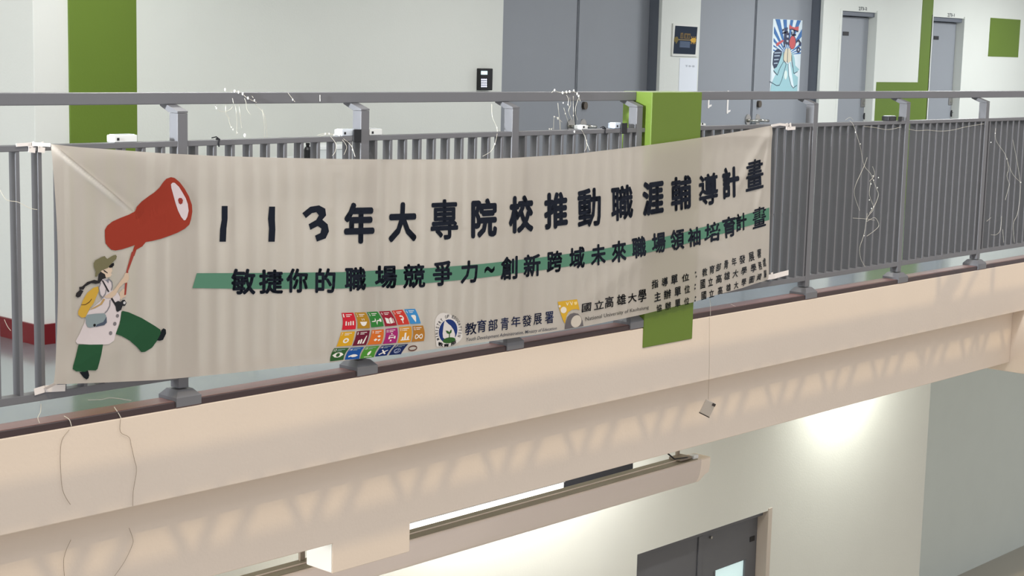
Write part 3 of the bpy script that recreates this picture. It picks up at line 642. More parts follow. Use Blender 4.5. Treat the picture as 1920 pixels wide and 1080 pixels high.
# --- ministry emblem and its name
def pd(x, y): return wp(790 + x / 4.364, 540 + y / 4.364)
def ell(cx, cy, rx, ry, n=24, a0=0, a1=2 * math.pi): return [(cx + rx * math.cos(a0 + (a1 - a0) * i / n), cy - ry * math.sin(a0 + (a1 - a0) * i / n) - .12 * rx * math.cos(a0 + (a1 - a0) * i / n)) for i in range(n + (0 if abs(a1 - a0 - 2 * math.pi) < 1e-6 else 1))]
pr = Print(cloth_y)
pr.poly([pd(*q) for q in ((96, 300), (100, 255), (115, 225), (140, 205), (165, 200), (200, 206), (240, 225), (275, 262), (300, 310), (318, 360), (322, 400), (305, 430), (270, 455), (220, 470), (160, 480), (112, 476), (104, 400))], (214, 210, 206), 1)
pr.poly([pd(*q) for q in ell(205, 350, 76, 96)], (28, 52, 112), 2)
pr.poly([pd(*q) for q in ((178, 258), (190, 275), (205, 290), (225, 305), (250, 340), (262, 375), (262, 405), (235, 420), (190, 420), (165, 405), (160, 370), (165, 320), (170, 285))], (214, 210, 206), 3)
pr.poly([pd(*q) for q in ell(214, 425, 52, 24)], (48, 92, 42), 4)
stroke(pr, [(215, 405), (216, 372)], 0.003, (48, 92, 42), 5, pd)
pr.poly([pd(*q) for q in ((216, 375), (195, 368), (184, 346), (204, 348), (216, 362))], (48, 92, 42), 5)
pr.poly([pd(*q) for q in ((216, 375), (232, 362), (234, 338), (222, 342), (214, 360))], (48, 92, 42), 5)
txt = 'MINISTRY OF EDUCATION'
for i, ch in enumerate(txt):
    if ch == ' ': continue
    th = math.radians(208 - 232 * i / (len(txt) - 1))
    x, y = 208 + 96 * math.cos(th), 350 - 122 * math.sin(th) - 10 * math.cos(th)
    n = Vector((math.cos(th), -math.sin(th))); t = Vector((-n.y, n.x)); c0 = Vector((x, y)); wch, hch = (15 if ch != 'I' else 5), 25
    def to(u, v): return pd(*(c0 + t * wch * (u - .5) + n * hch * (v - .5)))
    pr.mesh2d(glyph(ch, 0.015), to, (30, 32, 44), 3)
for ch, x, y, w, h, s in (('教', 145, 458, 40, 34, .25), ('育', 192, 466, 46, 26, -.1), ('部', 250, 447, 44, 30, -.4)): char(pr, ch, 790 + x / 4.364, 540 + y / 4.364, w / 4.364, h / 4.364, s, (24, 24, 30), 0.03, level=5)
pr.build('ministry_emblem', B)
pr = Print(cloth_y)
for ch, x, y, w, h in (('教', 392, 330, 95, 100), ('育', 480, 308, 76, 104), ('部', 572, 300, 76, 95), ('青', 668, 290, 66, 104), ('年', 758, 272, 76, 88), ('發', 848, 265, 76, 92), ('展', 935, 250, 66, 92), ('署', 1028, 238, 68, 98)):
    char(pr, ch, 790 + x / 4.364, 540 + y / 4.364, w / 4.364, h / 4.364, -.13, (22, 36, 78), 0.012)
word(pr, 'Youth Development Administration, Ministry of Education', (790 + 356 / 4.364, 540 + 424 / 4.364), (790 + 1088 / 4.364, 540 + 328 / 4.364), 9.0, (62, 66, 80), 0.006, 0.25)
tag(pr.build('ministry_lettering', B), kind='stuff')
# --- university emblem and its name
pr = Print(cloth_y)
pr.poly([pd(*q) for q in ((1095, 110), (1250, 88), (1258, 130), (1266, 175), (1240, 168), (1205, 172), (1175, 195), (1158, 230), (1150, 290), (1135, 262), (1120, 215))], (204, 162, 50), 1)
pr.poly([pd(*q) for q in ((1150, 335), (1153, 280), (1168, 232), (1190, 208), (1220, 199), (1255, 206), (1282, 232), (1298, 265), (1306, 308))], (104, 100, 102), 2)
pr.poly([pd(*q) for q in ell(1243, 268, 45, 50)], (206, 198, 186), 3)
pr.poly([pd(*q) for q in ell(1140, 176, 23, 26)], (218, 210, 196), 3)
pr.poly([pd(*q) for q in ell(1110, 146, 9, 10)], (218, 210, 196), 3)
for w_ in (((1162, 112), (1172, 138), (1180, 112)), ((1192, 108), (1206, 136), (1212, 106))): stroke(pr, w_, 0.002, (226, 214, 186), 3, pd)
pr.poly([pd(*q) for q in ((1222, 112), (1248, 106), (1246, 128), (1230, 136))], (226, 200, 130), 3)
pr.build('university_emblem', B)
pr = Print(cloth_y)
for ch, x, y, w, h in (('國', 1325, 155, 78, 72), ('立', 1432, 135, 82, 72), ('高', 1518, 112, 72, 95), ('雄', 1620, 92, 78, 88), ('大', 1712, 78, 72, 76), ('學', 1795, 60, 68, 104)):
    char(pr, ch, 790 + x / 4.364, 540 + y / 4.364, w / 4.364, h / 4.364, -.18, (24, 24, 30), 0.018)
word(pr, 'National University of Kaohsiung', (790 + 1322 / 4.364, 540 + 256 / 4.364), (790 + 1850 / 4.364, 540 + 158 / 4.364), 10.0, (78, 76, 74), 0.004)
tag(pr.build('university_lettering', B), kind='stuff')

# ties at the corners
def strap(name, pts, w, label=None):
    mb = MB(); P = [Vector(p) for p in pts]
    for a, b in zip(P, P[1:]):
        n = Vector((0, 1, 0)).cross(b - a).normalized() * w / 2
        mb.prism([a + n, b + n, b - n, a - n], (0, -0.002, 0))
    o = mb.build(name, M_TAPE, B, weld=False)
    if label: o['label'] = label
Y0 = 0.030
def o3(px, py, y=Y0): return tuple(on_y(px, py, y))
for px in (60, 78): strap('tie_strap', [o3(px - 3, 267.5), o3(px, 276), o3(px - 1, 286)], 0.028)
strap('tie_strap', [o3(30, 272), o3(60, 270), o3(94, 272, BY)], 0.012)
strap('tie_strap', [o3(64, 735), o3(84, 729), o3(122, 727)], 0.026)
strap('tie_strap', [o3(84, 729), o3(104, 719, BY)], 0.016)
strap('tie_strap', [o3(1446, 236, BY), o3(1462, 233), o3(1478, 235)], 0.014)
strap('tie_strap', [o3(1475, 231), o3(1475, 243)], 0.020); strap('tie_strap', [o3(1481, 231), o3(1482, 240)], 0.02)
strap('tie_strap', [o3(1476, 241), o3(1491, 240)], 0.02)
strap('tie_strap', [o3(1439, 520, BY), o3(1452, 518), o3(1462, 515), o3(1478, 511)], 0.03)
strap('tie_strap', [o3(1447, 511), o3(1447, 519)], 0.02)

# ------------------------------------------------------------------ things on the wall and doors
kp0, kp1 = on_y(894, 128, WY), on_y(915.5, 169, WY)
K = thing('access_keypad', 'black wall keypad with lit screen beside the grey double door', 'keypad', (kp0.x, WY, kp1.z))
MB().prism([(kp0.x, WY - 0.0005, kp1.z), (kp1.x, WY - 0.0005, kp1.z), (kp1.x, WY - 0.0005, kp0.z), (kp0.x, WY - 0.0005, kp0.z)], (0, -0.045, 0)).build('casing', M_BLACK, K, 0.004)
def onk(px, py): return on_y(px, py, WY - 0.046)
a, b = onk(902, 133), onk(913.5, 140)
bx('lit_screen', mat('lit_lcd', (206, 232, 240), 0.3, emit=0.8), (a.x, b.x, WY - 0.048, WY - 0.0456, b.z, a.z), K)
km = mat('lit_key', (225, 228, 250), 0.4, emit=0.7)
for r in range(4):
    for c_ in range(3):
        q = onk(903.5 + c_ * 3.8, 149.3 + r * 4.2)
        MB().disc_y((q.x, WY - 0.0456, q.z), 0.0095, 0.0075, 0.003, n=8).build('key', km, K)

def sheet(name, label, cat, y, pix, rgb, thick=0.002):
    P = [on_y(px, py, y) for px, py in pix]
    x0 = sum(P[i].x for i in (0, 3)) / 2; x1 = sum(P[i].x for i in (1, 2)) / 2; z1 = (P[0].z + P[1].z) / 2; z0 = (P[2].z + P[3].z) / 2
    t = thing(name, label, cat, (x0, y, z0))
    bx('paper_sheet', mat('paper_%d_%d_%d' % rgb, rgb, 0.6), (x0, x1, y - thick, y - 0.0004, z0, z1), t)
    return t, lambda u, v: (x0 + (x1 - x0) * u, z0 + (z1 - z0) * v), (lambda X, Z: y - thick + 0.0006)
# hand poster (two hands pressed together under rays)
py_ = DY - 0.0005
PT, pu, psf = sheet('poster', 'tall blue poster of praying hands under rays on the grey double door', 'poster', py_, ((1449.5, 36), (1504, 37.5), (1498, 174), (1443, 174)), (226, 238, 244))
pr = Print(psf, 1.0)
def pp(x, y): return pu((x - 118) / 400, 1 - (y - 48) / 985)
BL, CY, SK, RD, DK = (84, 126, 182), (164, 205, 213), (222, 212, 190), (206, 104, 106), (78, 78, 96)
O = Vector((325, 520))
for a0, a1 in ((138, 131), (124, 117), (111, 104), (99, 93), (87, 82), (76, 70), (62, 53), (42, 34), (26, 19), (12, 6), (151, 146), (165, 160)):
    pts = [O]
    for a in (a0, a1):
        d = Vector((math.cos(math.radians(a)), -math.sin(math.radians(a))))
        t = min(190 / abs(d.x) if abs(d.x) > 1e-3 else 1e9, 470 / abs(d.y) if abs(d.y) > 1e-3 else 1e9); pts.append(O + d * t)
    pr.poly([pp(*q) for q in pts], BL, 1)
pr.poly([pp(*q) for q in ((270, 480), (240, 540), (205, 650), (150, 735), (205, 795), (225, 760), (270, 640), (290, 560))], CY, 2)
pr.poly([pp(*q) for q in ((400, 480), (430, 560), (445, 660), (505, 715), (450, 772), (430, 760), (400, 620), (385, 540))], CY, 2)
pr.poly([pp(*q) for q in ((280, 610), (320, 640), (340, 640), (380, 615), (410, 700), (450, 790), (490, 820), (490, 1028), (122, 1028), (130, 930), (170, 800), (220, 760))], CY, 3)
pr.poly([pp(*q) for q in ((345, 640), (370, 630), (400, 760), (440, 960), (420, 965), (395, 930), (360, 790))], (226, 240, 246), 4)
pr.poly([pp(*q) for q in ((130, 740), (175, 800), (140, 880), (122, 880))], (226, 238, 244), 4)
pr.poly([pp(*q) for q in ((285, 500), (300, 440), (318, 425), (328, 450), (328, 600), (310, 628), (285, 610), (276, 560))], SK, 5)
pr.poly([pp(*q) for q in ((330, 440), (345, 425), (370, 460), (388, 520), (385, 600), (345, 630), (332, 610))], SK, 5)
pr.poly([pp(*q) for q in ((180, 450), (215, 445), (250, 480), (252, 520), (220, 620), (190, 690), (160, 710), (135, 650), (140, 500))], (70, 78, 98), 3)
for yy in (500, 540, 590, 640): stroke(pr, [(150, yy), (235 - (yy - 500) * .25, yy - 6)], 0.006, (170, 184, 200), 6, pp)
pr.oval(*pp(392, 350), 0.062, 0.069, DK, 5); pr.oval(*pp(390, 352), 0.055, 0.064, RD, 6)
pr.poly([pp(*q) for q in ((340, 112), (372, 140), (405, 148), (468, 132), (466, 190), (410, 178), (378, 165), (338, 176))], RD, 6)
pr.poly([pp(*q) for q in ((340, 168), (378, 160), (468, 184), (460, 214), (430, 200), (372, 180), (342, 188))], DK, 5)
for q in (((170, 372), (255, 320), (275, 335), (180, 412)),): pr.poly([pp(*p_) for p_ in q], RD, 6)
for q in (((296, 225), (345, 225), (345, 390), (296, 375)), ((240, 225), (320, 200), (324, 222), (246, 245)), ((275, 160), (292, 160), (292, 420), (272, 420)), ((300, 150), (318, 155), (312, 220), (298, 215)), ((370, 210), (384, 200), (384, 250), (368, 250)), ((400, 180), (418, 180), (412, 260), (398, 255)), ((376, 240), (436, 236), (434, 262), (376, 262)), ((245, 180), (268, 170), (262, 205), (248, 210)),
          ((440, 330), (475, 300), (512, 350), (505, 400), (480, 385), (488, 350), (468, 335), (448, 355))): pr.poly([pp(*p_) for p_ in q], DK, 5)
for q in (((306, 255), (334, 258), (332, 290), (306, 285)), ((306, 320), (334, 325), (332, 350), (306, 345))): pr.poly([pp(*p_) for p_ in q], (190, 200, 216), 7)
pr.oval(*pp(478, 448), 0.032, 0.030, DK, 5); pr.oval(*pp(478, 448), 0.012, 0.012, (190, 200, 216), 6)
for L in (((276, 480), (276, 590), (318, 640), (268, 860), (240, 930), (200, 935), (105, 880)), ((388, 520), (395, 600), (430, 770), (480, 745)), ((345, 640), (360, 800), (400, 930), (430, 968), (480, 930)), ((330, 440), (332, 620)), ((152, 735), (205, 795), (235, 700), (280, 612))):
    stroke(pr, L, 0.0035, (80, 96, 110), 8, pp)
pr.oval(*pp(318, 790), 0.028, 0.045, (226, 240, 236), 6)
pr.build('hand_print', PT)

PT2, pu2, psf2 = sheet('poster', 'small navy poster with a gold key shape in a white border', 'poster', WY - 0.0005, ((1261, 44), (1309, 46), (1305, 106), (1258, 105)), (226, 226, 220), 0.012)
pr = Print(psf2, 1.0)
def pn(x, y): return pu2((x - 155) / 345, 1 - (y - 100) / 445)
pr.poly([pn(*q) for q in ((180, 130), (482, 135), (466, 516), (166, 512))], (40, 50, 66), 1)
pr.poly([pn(*q) for q in ((385, 318), (410, 292), (455, 288), (468, 300), (466, 340), (450, 352), (410, 350))], (212, 166, 70), 2)
for x in (405, 432, 455): pr.poly([pn(x, 268), pn(x + 8, 268), pn(x + 6, 290), pn(x, 290)], (212, 166, 70), 2); pr.poly([pn(x - 4, 350), pn(x + 4, 350), pn(x + 2, 372), pn(x - 6, 372)], (212, 166, 70), 2)
pr.poly([pn(*q) for q in ((172, 300), (190, 280), (215, 280), (232, 318), (215, 350), (195, 382), (190, 352), (170, 345))], (122, 108, 64), 2)
pr.poly([pn(*q) for q in ((230, 312), (386, 314), (386, 326), (230, 324))], (150, 130, 92), 2)
for q in (((255, 225), (288, 222), (292, 300), (252, 300)), ((305, 228), (390, 230), (386, 300), (303, 302))): pr.poly([pn(*p_) for p_ in q], (124, 102, 66), 2)
for q in (((268, 240), (280, 240), (282, 290), (266, 290)), ((318, 245), (345, 245), (345, 290), (318, 290)), ((355, 250), (380, 250), (378, 290), (355, 290))): pr.poly([pn(*p_) for p_ in q], (64, 62, 62), 3)
pr.poly([pn(*q) for q in ((248, 335), (390, 340), (386, 428), (244, 424))], (82, 94, 116), 2)
for k in range(4): stroke(pr, [(256, 350 + k * 20), (380, 354 + k * 20)], 0.002, (104, 118, 140), 3, pn)
pr.build('poster_print', PT2)
PT3, pu3, psf3 = sheet('paper_notice', 'white paper notice under the navy poster, partly behind the green block', 'notice', WY - 0.0005, ((1274.5, 108), (1309, 110), (1304, 196), (1271, 195)), (232, 236, 244))
pr = Print(psf3, 1.0)
for k in range(3): pr.mesh2d(glyph('下午休'[k], 0.0), lambda u, v, k=k: pu3(.30 + k * .19 + .15 * u, .80 + .05 * v), (160, 164, 172), 2)
pr.build('notice_print', PT3)

# room numbers over the single doors
for txt, p0, p1, ob in (('273-2', (1610, 16), (1625.5, 16.5), 'room_number'), ('273-1', (1776.5, 28), (1789.5, 28.5), 'room_number')):
    pr = Print(lambda X, Z: WY + 0.0005, 1.0)
    word(pr, txt, p0, p1, 7, (60, 64, 74), 0.01, at=lambda px, py: (on_y(px, py, WY).x, on_y(px, py, WY).z)); pr.build(ob, wb)

# ------------------------------------------------------------------ under the balcony: roller screen casing, lamp, sign board
TY0, TY1 = 0.50, 0.62
xr = on_y(1331, 880, TY0).x; z_top = on_y(1050, 934.5, TY0).z; z_bot = on_y(1050, 979, TY0 + 0.05).z
C = thing('screen_casing', 'long cream roller screen casing slung under the beam', 'screen casing', (5.5, TY0 + 0.06, z_bot))
ht = z_top - z_bot
prf = [(TY0 + 0.125, z_top), (TY0 + 0.004, z_top)] + [(TY0 + 0.058 - 0.062 * math.cos(a_ * math.pi / 24) ** .8, z_top - 0.006 - (ht - 0.006) * math.sin(a_ * math.pi / 24) ** 1.0) for a_ in range(0, 13)] + [(TY0 + 0.09, z_bot), (TY0 + 0.125, z_top - ht * .7)]
body = MB(); N = [(xr - 0.0, 1.0), (xr - 0.012, 1.0)]
body.prism_x(prf, 2.5, xr - 0.10)
bo = body.build('casing_body', M_CASE, C)
for p_ in bo.data.polygons: p_.use_smooth = abs(p_.normal.x) < 0.5 and p_.normal.z < 0.9
mb = MB(); cz = z_top - ht * .45
a_ = [mb.bm.verts.new((xr - 0.10, y, z)) for y, z in prf]; b_ = [mb.bm.verts.new((xr - 0.002 if z > cz - 0.03 else xr - 0.06, y, z)) for y, z in prf]
mb.bm.faces.new(a_); mb.bm.faces.new(b_[::-1])
for i in range(len(prf)): mb.bm.faces.new((a_[i], b_[i], b_[(i + 1) % len(prf)], a_[(i + 1) % len(prf)]))
mb.build('end_cap', mat('cream_end_cap', (244, 230, 214), 0.45), C, 0.002)
bx('top_plate', M_CASE_SHADE, (2.5, xr - 0.12, TY0 + 0.008, TY0 + 0.064, z_top + 0.0003, z_top + 0.003), C)
bx('top_plate', M_CASE_SHADE, (2.5, xr - 0.12, TY0 + 0.070, TY0 + 0.123, z_top + 0.0003, z_top + 0.006), C)
bx('top_ridge', M_CASE, (2.5, xr - 0.2, TY0 + 0.064, TY0 + 0.069, z_top + 0.0003, z_top + 0.008), C)
q = on_y(1285, 855, TY0 + 0.06)
bx('hanging_bracket', mat('bracket_grey', (158, 146, 132), 0.5), (q.x - 0.09, q.x + 0.03, TY0 + 0.03, TY0 + 0.12, z_top + 0.007, z_top + 0.022), C, 0.003)
bx('hanging_bracket', mat('bracket_grey', (158, 146, 132), 0.5), (q.x - 0.03, q.x - 0.005, TY0 + 0.10, TY0 + 0.115, z_top + 0.022, -0.62), C, 0.0)
bx('connector_block', M_WHITE, (q.x + 0.035, q.x + 0.085, TY0 + 0.02, TY0 + 0.06, z_top + 0.001, z_top + 0.026), C, 0.003)
MB().tube([(q.x + 0.03, TY0 + 0.05, z_top + 0.012), (q.x - 0.05, TY0 + 0.02, z_top + 0.028), (q.x - 0.14, TY0 + 0.04, z_top + 0.03), (q.x - 0.2, TY0 + 0.1, z_top + 0.1)], 0.005, n=6).build('power_lead', M_BLACK, C, smooth=True)
bx('hanging_bracket', mat('bracket_grey', (158, 146, 132), 0.5), (5.02, 5.05, TY0 + 0.10, TY0 + 0.115, z_top + 0.007, -0.62), C, 0.0)
# bright batten lamp and dark sign board seen through the gap over the casing
ly = 1.7
g0, g1, g2 = on_y(775, 1016, ly), on_y(1049, 925, ly), on_y(1049, 912, ly)
Lm = thing('batten_light', 'lit white batten lamp hung behind the roller screen casing', 'lamp', (g0.x, ly, g1.z))
zc = on_y(900, 970, ly).z
bx('diffuser', mat('lit_tube', (255, 252, 244), 0.4, emit=3.0), (g0.x - 0.6, g1.x, ly - 0.04, ly + 0.04, zc - 0.11, zc + 0.10), Lm, 0.01)
bx('lamp_tray', M_WHITE, (g0.x - 0.6, g1.x, ly - 0.05, ly + 0.05, zc + 0.101, zc + 0.14), Lm, 0.003)
for x_ in (g0.x - 0.3, g1.x - 0.3): bx('hanger', M_WHITE, (x_ - 0.005, x_ + 0.005, ly - 0.005, ly + 0.005, zc + 0.14, -0.62), Lm)
s0, s1 = on_y(1052, 905, LY - 0.05), on_y(1187, 880, LY - 0.05)
SB = thing('sign_board', 'black board on the lower wall seen through the gap above the casing', 'sign', (s0.x, LY, s1.z - 0.4))
zz = on_y(1120, 892, LY - 0.05).z
bx('board_panel', M_BLACK, (s0.x, s1.x, LY - 0.05, LY - 0.001, zz - 0.16, zz + 0.2), SB, 0.004)
bx('board_frame', mat('dark_frame', (52, 48, 46), 0.4), (s0.x, s1.x, LY - 0.06, LY - 0.0505, zz - 0.16, zz - 0.13), SB)

# ------------------------------------------------------------------ battery boxes, clips and fairy-light wire on the rails
ZR = 1.0632
def battery_box(px, w, label, black=None, tone=(232, 236, 236), h=0.028, yy=0.04, dpt=0.05):
    c = on_y(px, 250, yy)
    t = thing('battery_box', label, 'battery box', (c.x, yy, ZR), 'fairy light battery boxes on the rail')
    cs = bx('casing', mat('box_%d_%d_%d' % tone, tone, 0.35), (c.x - w / 2, c.x + w / 2, yy, yy + dpt, ZR + 0.0005, ZR + h), t, 0.003)
    bx('lid', mat('box_lid', (214, 222, 226), 0.25), (c.x - w / 2 + 0.008, c.x + w / 2 - 0.008, yy + 0.006, yy + dpt - 0.006, ZR + h, ZR + h + 0.003), cs, 0.001)
    bx('switch', M_BLACK, (c.x - w / 2 + 0.012, c.x - w / 2 + 0.022, yy - 0.002, yy - 0.0002, ZR + 0.008, ZR + 0.018), cs)
    return t
battery_box(236, 0.105, 'white battery box on the rail near the wide green stripe')
battery_box(655, 0.085, 'white battery box held by black tape against the third rail post', tone=(206, 214, 224))
battery_box(705, 0.075, 'clear pale battery box just past the taped one')
battery_box(1096, 0.05, 'small clear battery box beside the door levers', h=0.02)
battery_box(1160, 0.06, 'clear battery box next to black tape by the green block', tone=(196, 208, 224))
battery_box(1318, 0.05, 'tiny white battery box behind the green block', h=0.014, yy=0.045)
battery_box(1672, 0.10, 'black battery box on the rail before the green dado', tone=(38, 38, 42), h=0.03)
def tape_band(px, w, label, z0=1.036, z1=1.092):
    c = on_y(px, 250, 0.03)
    tag(bx('black_tape', M_BLACK, (c.x - w / 2, c.x + w / 2, 0.028, 0.0338, z0, z1), None, 0.001), label, 'tape', 'black tape bands on the rail')
tape_band(670, 0.045, 'black tape band beside the third rail post'); tape_band(1170, 0.048, 'black tape band near the green block')
tape_band(1686, 0.04, 'black tape band before the green dado', 1.06, 1.09)
def cable_tie(px, label):
    c = on_y(px, 255, 0.03); mb = MB()
    mb.tube([(c.x, 0.031, 1.036), (c.x - 0.003, 0.031, 1.05), (c.x + 0.002, 0.031, 1.066), (c.x, 0.05, 1.0665)], 0.0035, n=6)
    mb.tube([(c.x + 0.002, 0.031, 1.066), (c.x - 0.012, 0.033, 1.076), (c.x - 0.03, 0.04, 1.072)], 0.003, n=5)
    tag(mb.build('cable_tie', M_BLACK, weld=False), label, 'cable tie', 'black cable ties on the rail')
cable_tie(411, 'black cable tie on the rail past the first post'); cable_tie(1135, 'black cable tie on the rail before the green block')
# low white cabinet by the wall, glimpsed through the bars
cy_ = 2.9
q0, q1 = on_y(590, 297, cy_), on_y(668, 297, cy_)
CB = thing('cabinet', 'low white cabinet by the wall glimpsed between the bars before the third post', 'cabinet', (q0.x, cy_, FZ))
zt_ = q0.z - 0.02
bx('body', M_WHITE, (q0.x - 0.12, q1.x, cy_ + 0.02, cy_ + 0.45, FZ + 0.05, zt_ - 0.02), CB, 0.003)
bx('worktop', M_WHITE, (q0.x - 0.14, q1.x + 0.02, cy_, cy_ + 0.47, zt_ - 0.0199, zt_), CB, 0.003)
bx('plinth', M_FRAME, (q0.x - 0.1, q1.x - 0.02, cy_ + 0.05, cy_ + 0.43, FZ, FZ + 0.0499), CB)
xm = (q0.x - 0.12 + q1.x) / 2
for a, b in ((q0.x - 0.115, xm - 0.003), (xm + 0.003, q1.x - 0.005)):
    dr = bx('door', M_WHITE, (a, b, cy_ + 0.003, cy_ + 0.0195, FZ + 0.06, zt_ - 0.03), CB, 0.002)
    hd = bx('handle', M_STEEL, ((a + b) / 2 - 0.05, (a + b) / 2 + 0.05, cy_ - 0.015, cy_ + 0.0025, zt_ - 0.09, zt_ - 0.078), None); hd.parent = dr
bx0, bx1, bz = on_y(600, 272, cy_ + 0.1), on_y(662, 272, cy_ + 0.1), on_y(630, 273, cy_ + 0.1).z
PK = thing('storage_box', 'pale box standing on the low white cabinet', 'box', (bx0.x, cy_ + 0.1, zt_))
bx('box_body', mat('pale_box', (206, 212, 212), 0.5), (bx0.x, bx1.x, cy_ + 0.1, cy_ + 0.35, zt_ + 0.0005, bz - 0.025), PK, 0.003)
bx('box_lid', M_WHITE, (bx0.x - 0.004, bx1.x + 0.004, cy_ + 0.096, cy_ + 0.354, bz - 0.0248, bz), PK, 0.003)
bc = on_y(577, 290, cy_ + 0.1)
bt_ = thing('bottle', 'small black bottle on the low white cabinet', 'bottle', (bc.x, cy_ + 0.1, zt_))
mb = MB(); seg = 12; prof_b = [(0.026, 0.0005), (0.026, 0.07), (0.020, 0.085), (0.012, 0.092), (0.012, 0.100)]; rr = []
for r_, z_ in prof_b: rr.append([mb.bm.verts.new((bc.x + r_ * math.cos(k * 2 * math.pi / seg), cy_ + 0.1 + r_ * math.sin(k * 2 * math.pi / seg), zt_ + z_)) for k in range(seg)])
for A_, B_ in zip(rr, rr[1:]):
    for k in range(seg): mb.bm.faces.new((A_[k], A_[(k + 1) % seg], B_[(k + 1) % seg], B_[k]))
mb.bm.faces.new(rr[0][::-1]); mb.bm.faces.new(rr[-1]); mb.build('bottle_body', M_BLACK, bt_)
MB().tube([(bc.x, cy_ + 0.1, zt_ + 0.1002), (bc.x, cy_ + 0.1, zt_ + 0.115)], 0.014, n=12).build('bottle_cap', M_BLACK, bt_)

M_WIRE = mat('pale_wire', (226, 222, 206), 0.35, spec=0.7); M_WIRED = mat('dull_copper_wire', (128, 110, 88), 0.5); M_BEAD = mat('clear_bead', (246, 246, 240), 0.2)
def smooth_path(P, k=4):
    out = []
    for i in range(len(P) - 1):
        p0, p1, p2, p3 = P[max(0, i - 1)], P[i], P[i + 1], P[min(len(P) - 1, i + 2)]
        for j in range(k):
            t = j / k
            out.append(0.5 * ((2 * p1) + (p2 - p0) * t + (2 * p0 - 5 * p1 + 4 * p2 - p3) * t * t + (3 * p1 - p0 - 3 * p2 + p3) * t ** 3))
    out.append(P[-1]); return out
def wire(label, strands, y, r=0.0012, m=None, beads=(), group='tangled fairy light wires'):
    """strands: lists of (px, py) or (px, py, y); every strand one bent wire"""
    first = strands[0][0]; b = on_y(first[0], first[1], first[2] if len(first) > 2 else y)
    t = thing('fairy_light_string', label, 'fairy lights', tuple(b), group)
    for s in strands:
        P = smooth_path([on_y(q[0], q[1], q[2] if len(q) > 2 else y) for q in s])
        MB().tube(P, r * 0.78, n=4).build('wire', m or M_WIRE, t)
    for q in beads:
        p = on_y(q[0], q[1], q[2] if len(q) > 2 else y); mb = MB()
        bmesh.ops.create_icosphere(mb.bm, subdivisions=1, radius=0.72 * (q[3] if len(q) > 3 else 0.0045), matrix=Matrix.Translation(p) @ Matrix.Diagonal((1, 1, 1.6, 1)))
        mb.build('bead', M_BEAD, t)
HY = 0.096
wire('pale fairy light wire draped over the handrail past the first post',
     [[(432, 170), (440, 171), (452, 174), (460, 181, HY), (470, 187, HY), (481, 192, HY)], [(434, 172), (437, 190, HY), (438, 194, HY)], [(454, 176), (461, 191, HY), (463, 205), (470, 215)], [(468, 175), (474, 182, HY), (475, 184, HY)],
      [(403, 199), (412, 208), (424, 209), (433, 204), (437, 198)], [(423, 196), (424, 215), (431, 222)], [(427, 214), (432, 236), (438, 245)], [(441, 196), (444, 220), (444, 245), (443, 252)], [(448, 196), (451, 222), (453, 240)], [(478, 195), (494, 212), (499, 235), (501, 258)], [(492, 205), (496, 240), (495, 262)], [(496, 262), (498, 275), (496, 286)]], 0.11, 0.0011,
     beads=[(422, 168, .1, .006), (404, 199), (406, 203), (434, 239), (437, 243), (445, 250), (459, 254, .05, .008), (497, 274), (496, 287), (455, 176, HY, .006), (465, 184, HY, .006), (477, 188, HY, .005), (440, 171, HY, .006), (447, 173, HY, .006)])
wire('fairy light wire fallen over the handrail in front of the double door levers',
     [[(1034, 174), (1040, 169), (1047, 173), (1060, 174), (1070, 172), (1080, 174), (1085, 181, HY), (1088, 190, HY)], [(1062, 178, HY), (1066, 186, HY), (1065, 196), (1068, 200)], [(1075, 180, HY), (1075, 195), (1076, 225), (1079, 240)], [(1085, 184, HY), (1080, 198), (1079, 212), (1083, 225)], [(1046, 193), (1049, 225), (1050, 243)], [(1057, 202), (1061, 215), (1066, 230)], [(1038, 243), (1039, 220), (1046, 222), (1054, 229)], [(1051, 243), (1050, 225)], [(1068, 183, HY), (1070, 196), (1066, 208), (1072, 224)], [(1090, 243, .03), (1096, 254, .03), (1101, 270, .0), (1106, 282, -.01)], [(1100, 262, .02), (1099, 277, .0), (1096, 283, -.01)], [(1030, 243), (1036, 240)]], 0.10, 0.0012,
     beads=[(1040, 169, HY, .006), (1055, 174, HY, .007), (1062, 173, HY, .007), (1068, 172, HY, .007), (1076, 170, HY, .006), (1082, 176, HY, .007), (1085, 180, HY, .007), (1039, 219), (1046, 222, .1, .007), (1056, 193), (1060, 213), (1065, 196), (1075, 217), (1094, 250), (1099, 277), (1096, 282), (1106, 281), (1030, 242), (1034, 243), (1077, 247, .03, .006)])
wire('thin wire lying over the handrail between the second and third posts', [[(540, 174), (546, 182, HY), (553, 191, HY)], [(600, 178, HY), (600, 190, HY)]], HY, beads=[(549, 187, HY)])
wire('coiled pale wire beside the taped battery box', [[(595, 254), (604, 251), (615, 250), (625, 252), (640, 254)], [(600, 256), (612, 252), (628, 253), (638, 256)], [(620, 256, .03), (630, 270, .03), (628, 285, 0), (623, 292, -.01)], [(644, 260, .03), (658, 272, .03), (663, 285, 0), (666, 294, -.01)], [(642, 262, .03), (650, 275, .03), (645, 290, 0)]], 0.045, beads=[(610, 251), (617, 251), (626, 253), (661, 281, .02)])
wire('single wire hanging from the handrail before the fourth post', [[(922, 195, .1), (923, 218), (931, 238), (932, 252, .03), (927, 272, .0), (920, 284, -.01), (905, 293, -.02)]], 0.08, beads=[(932, 240), (928, 270, .0)])
wire('wire looped down from the first rail end beside the banner', [[(0, 356), (10, 373), (20, 377), (34, 379), (55, 390), (70, 393)], [(8, 599), (14, 612), (20, 620)]], 0.025, 0.0014)
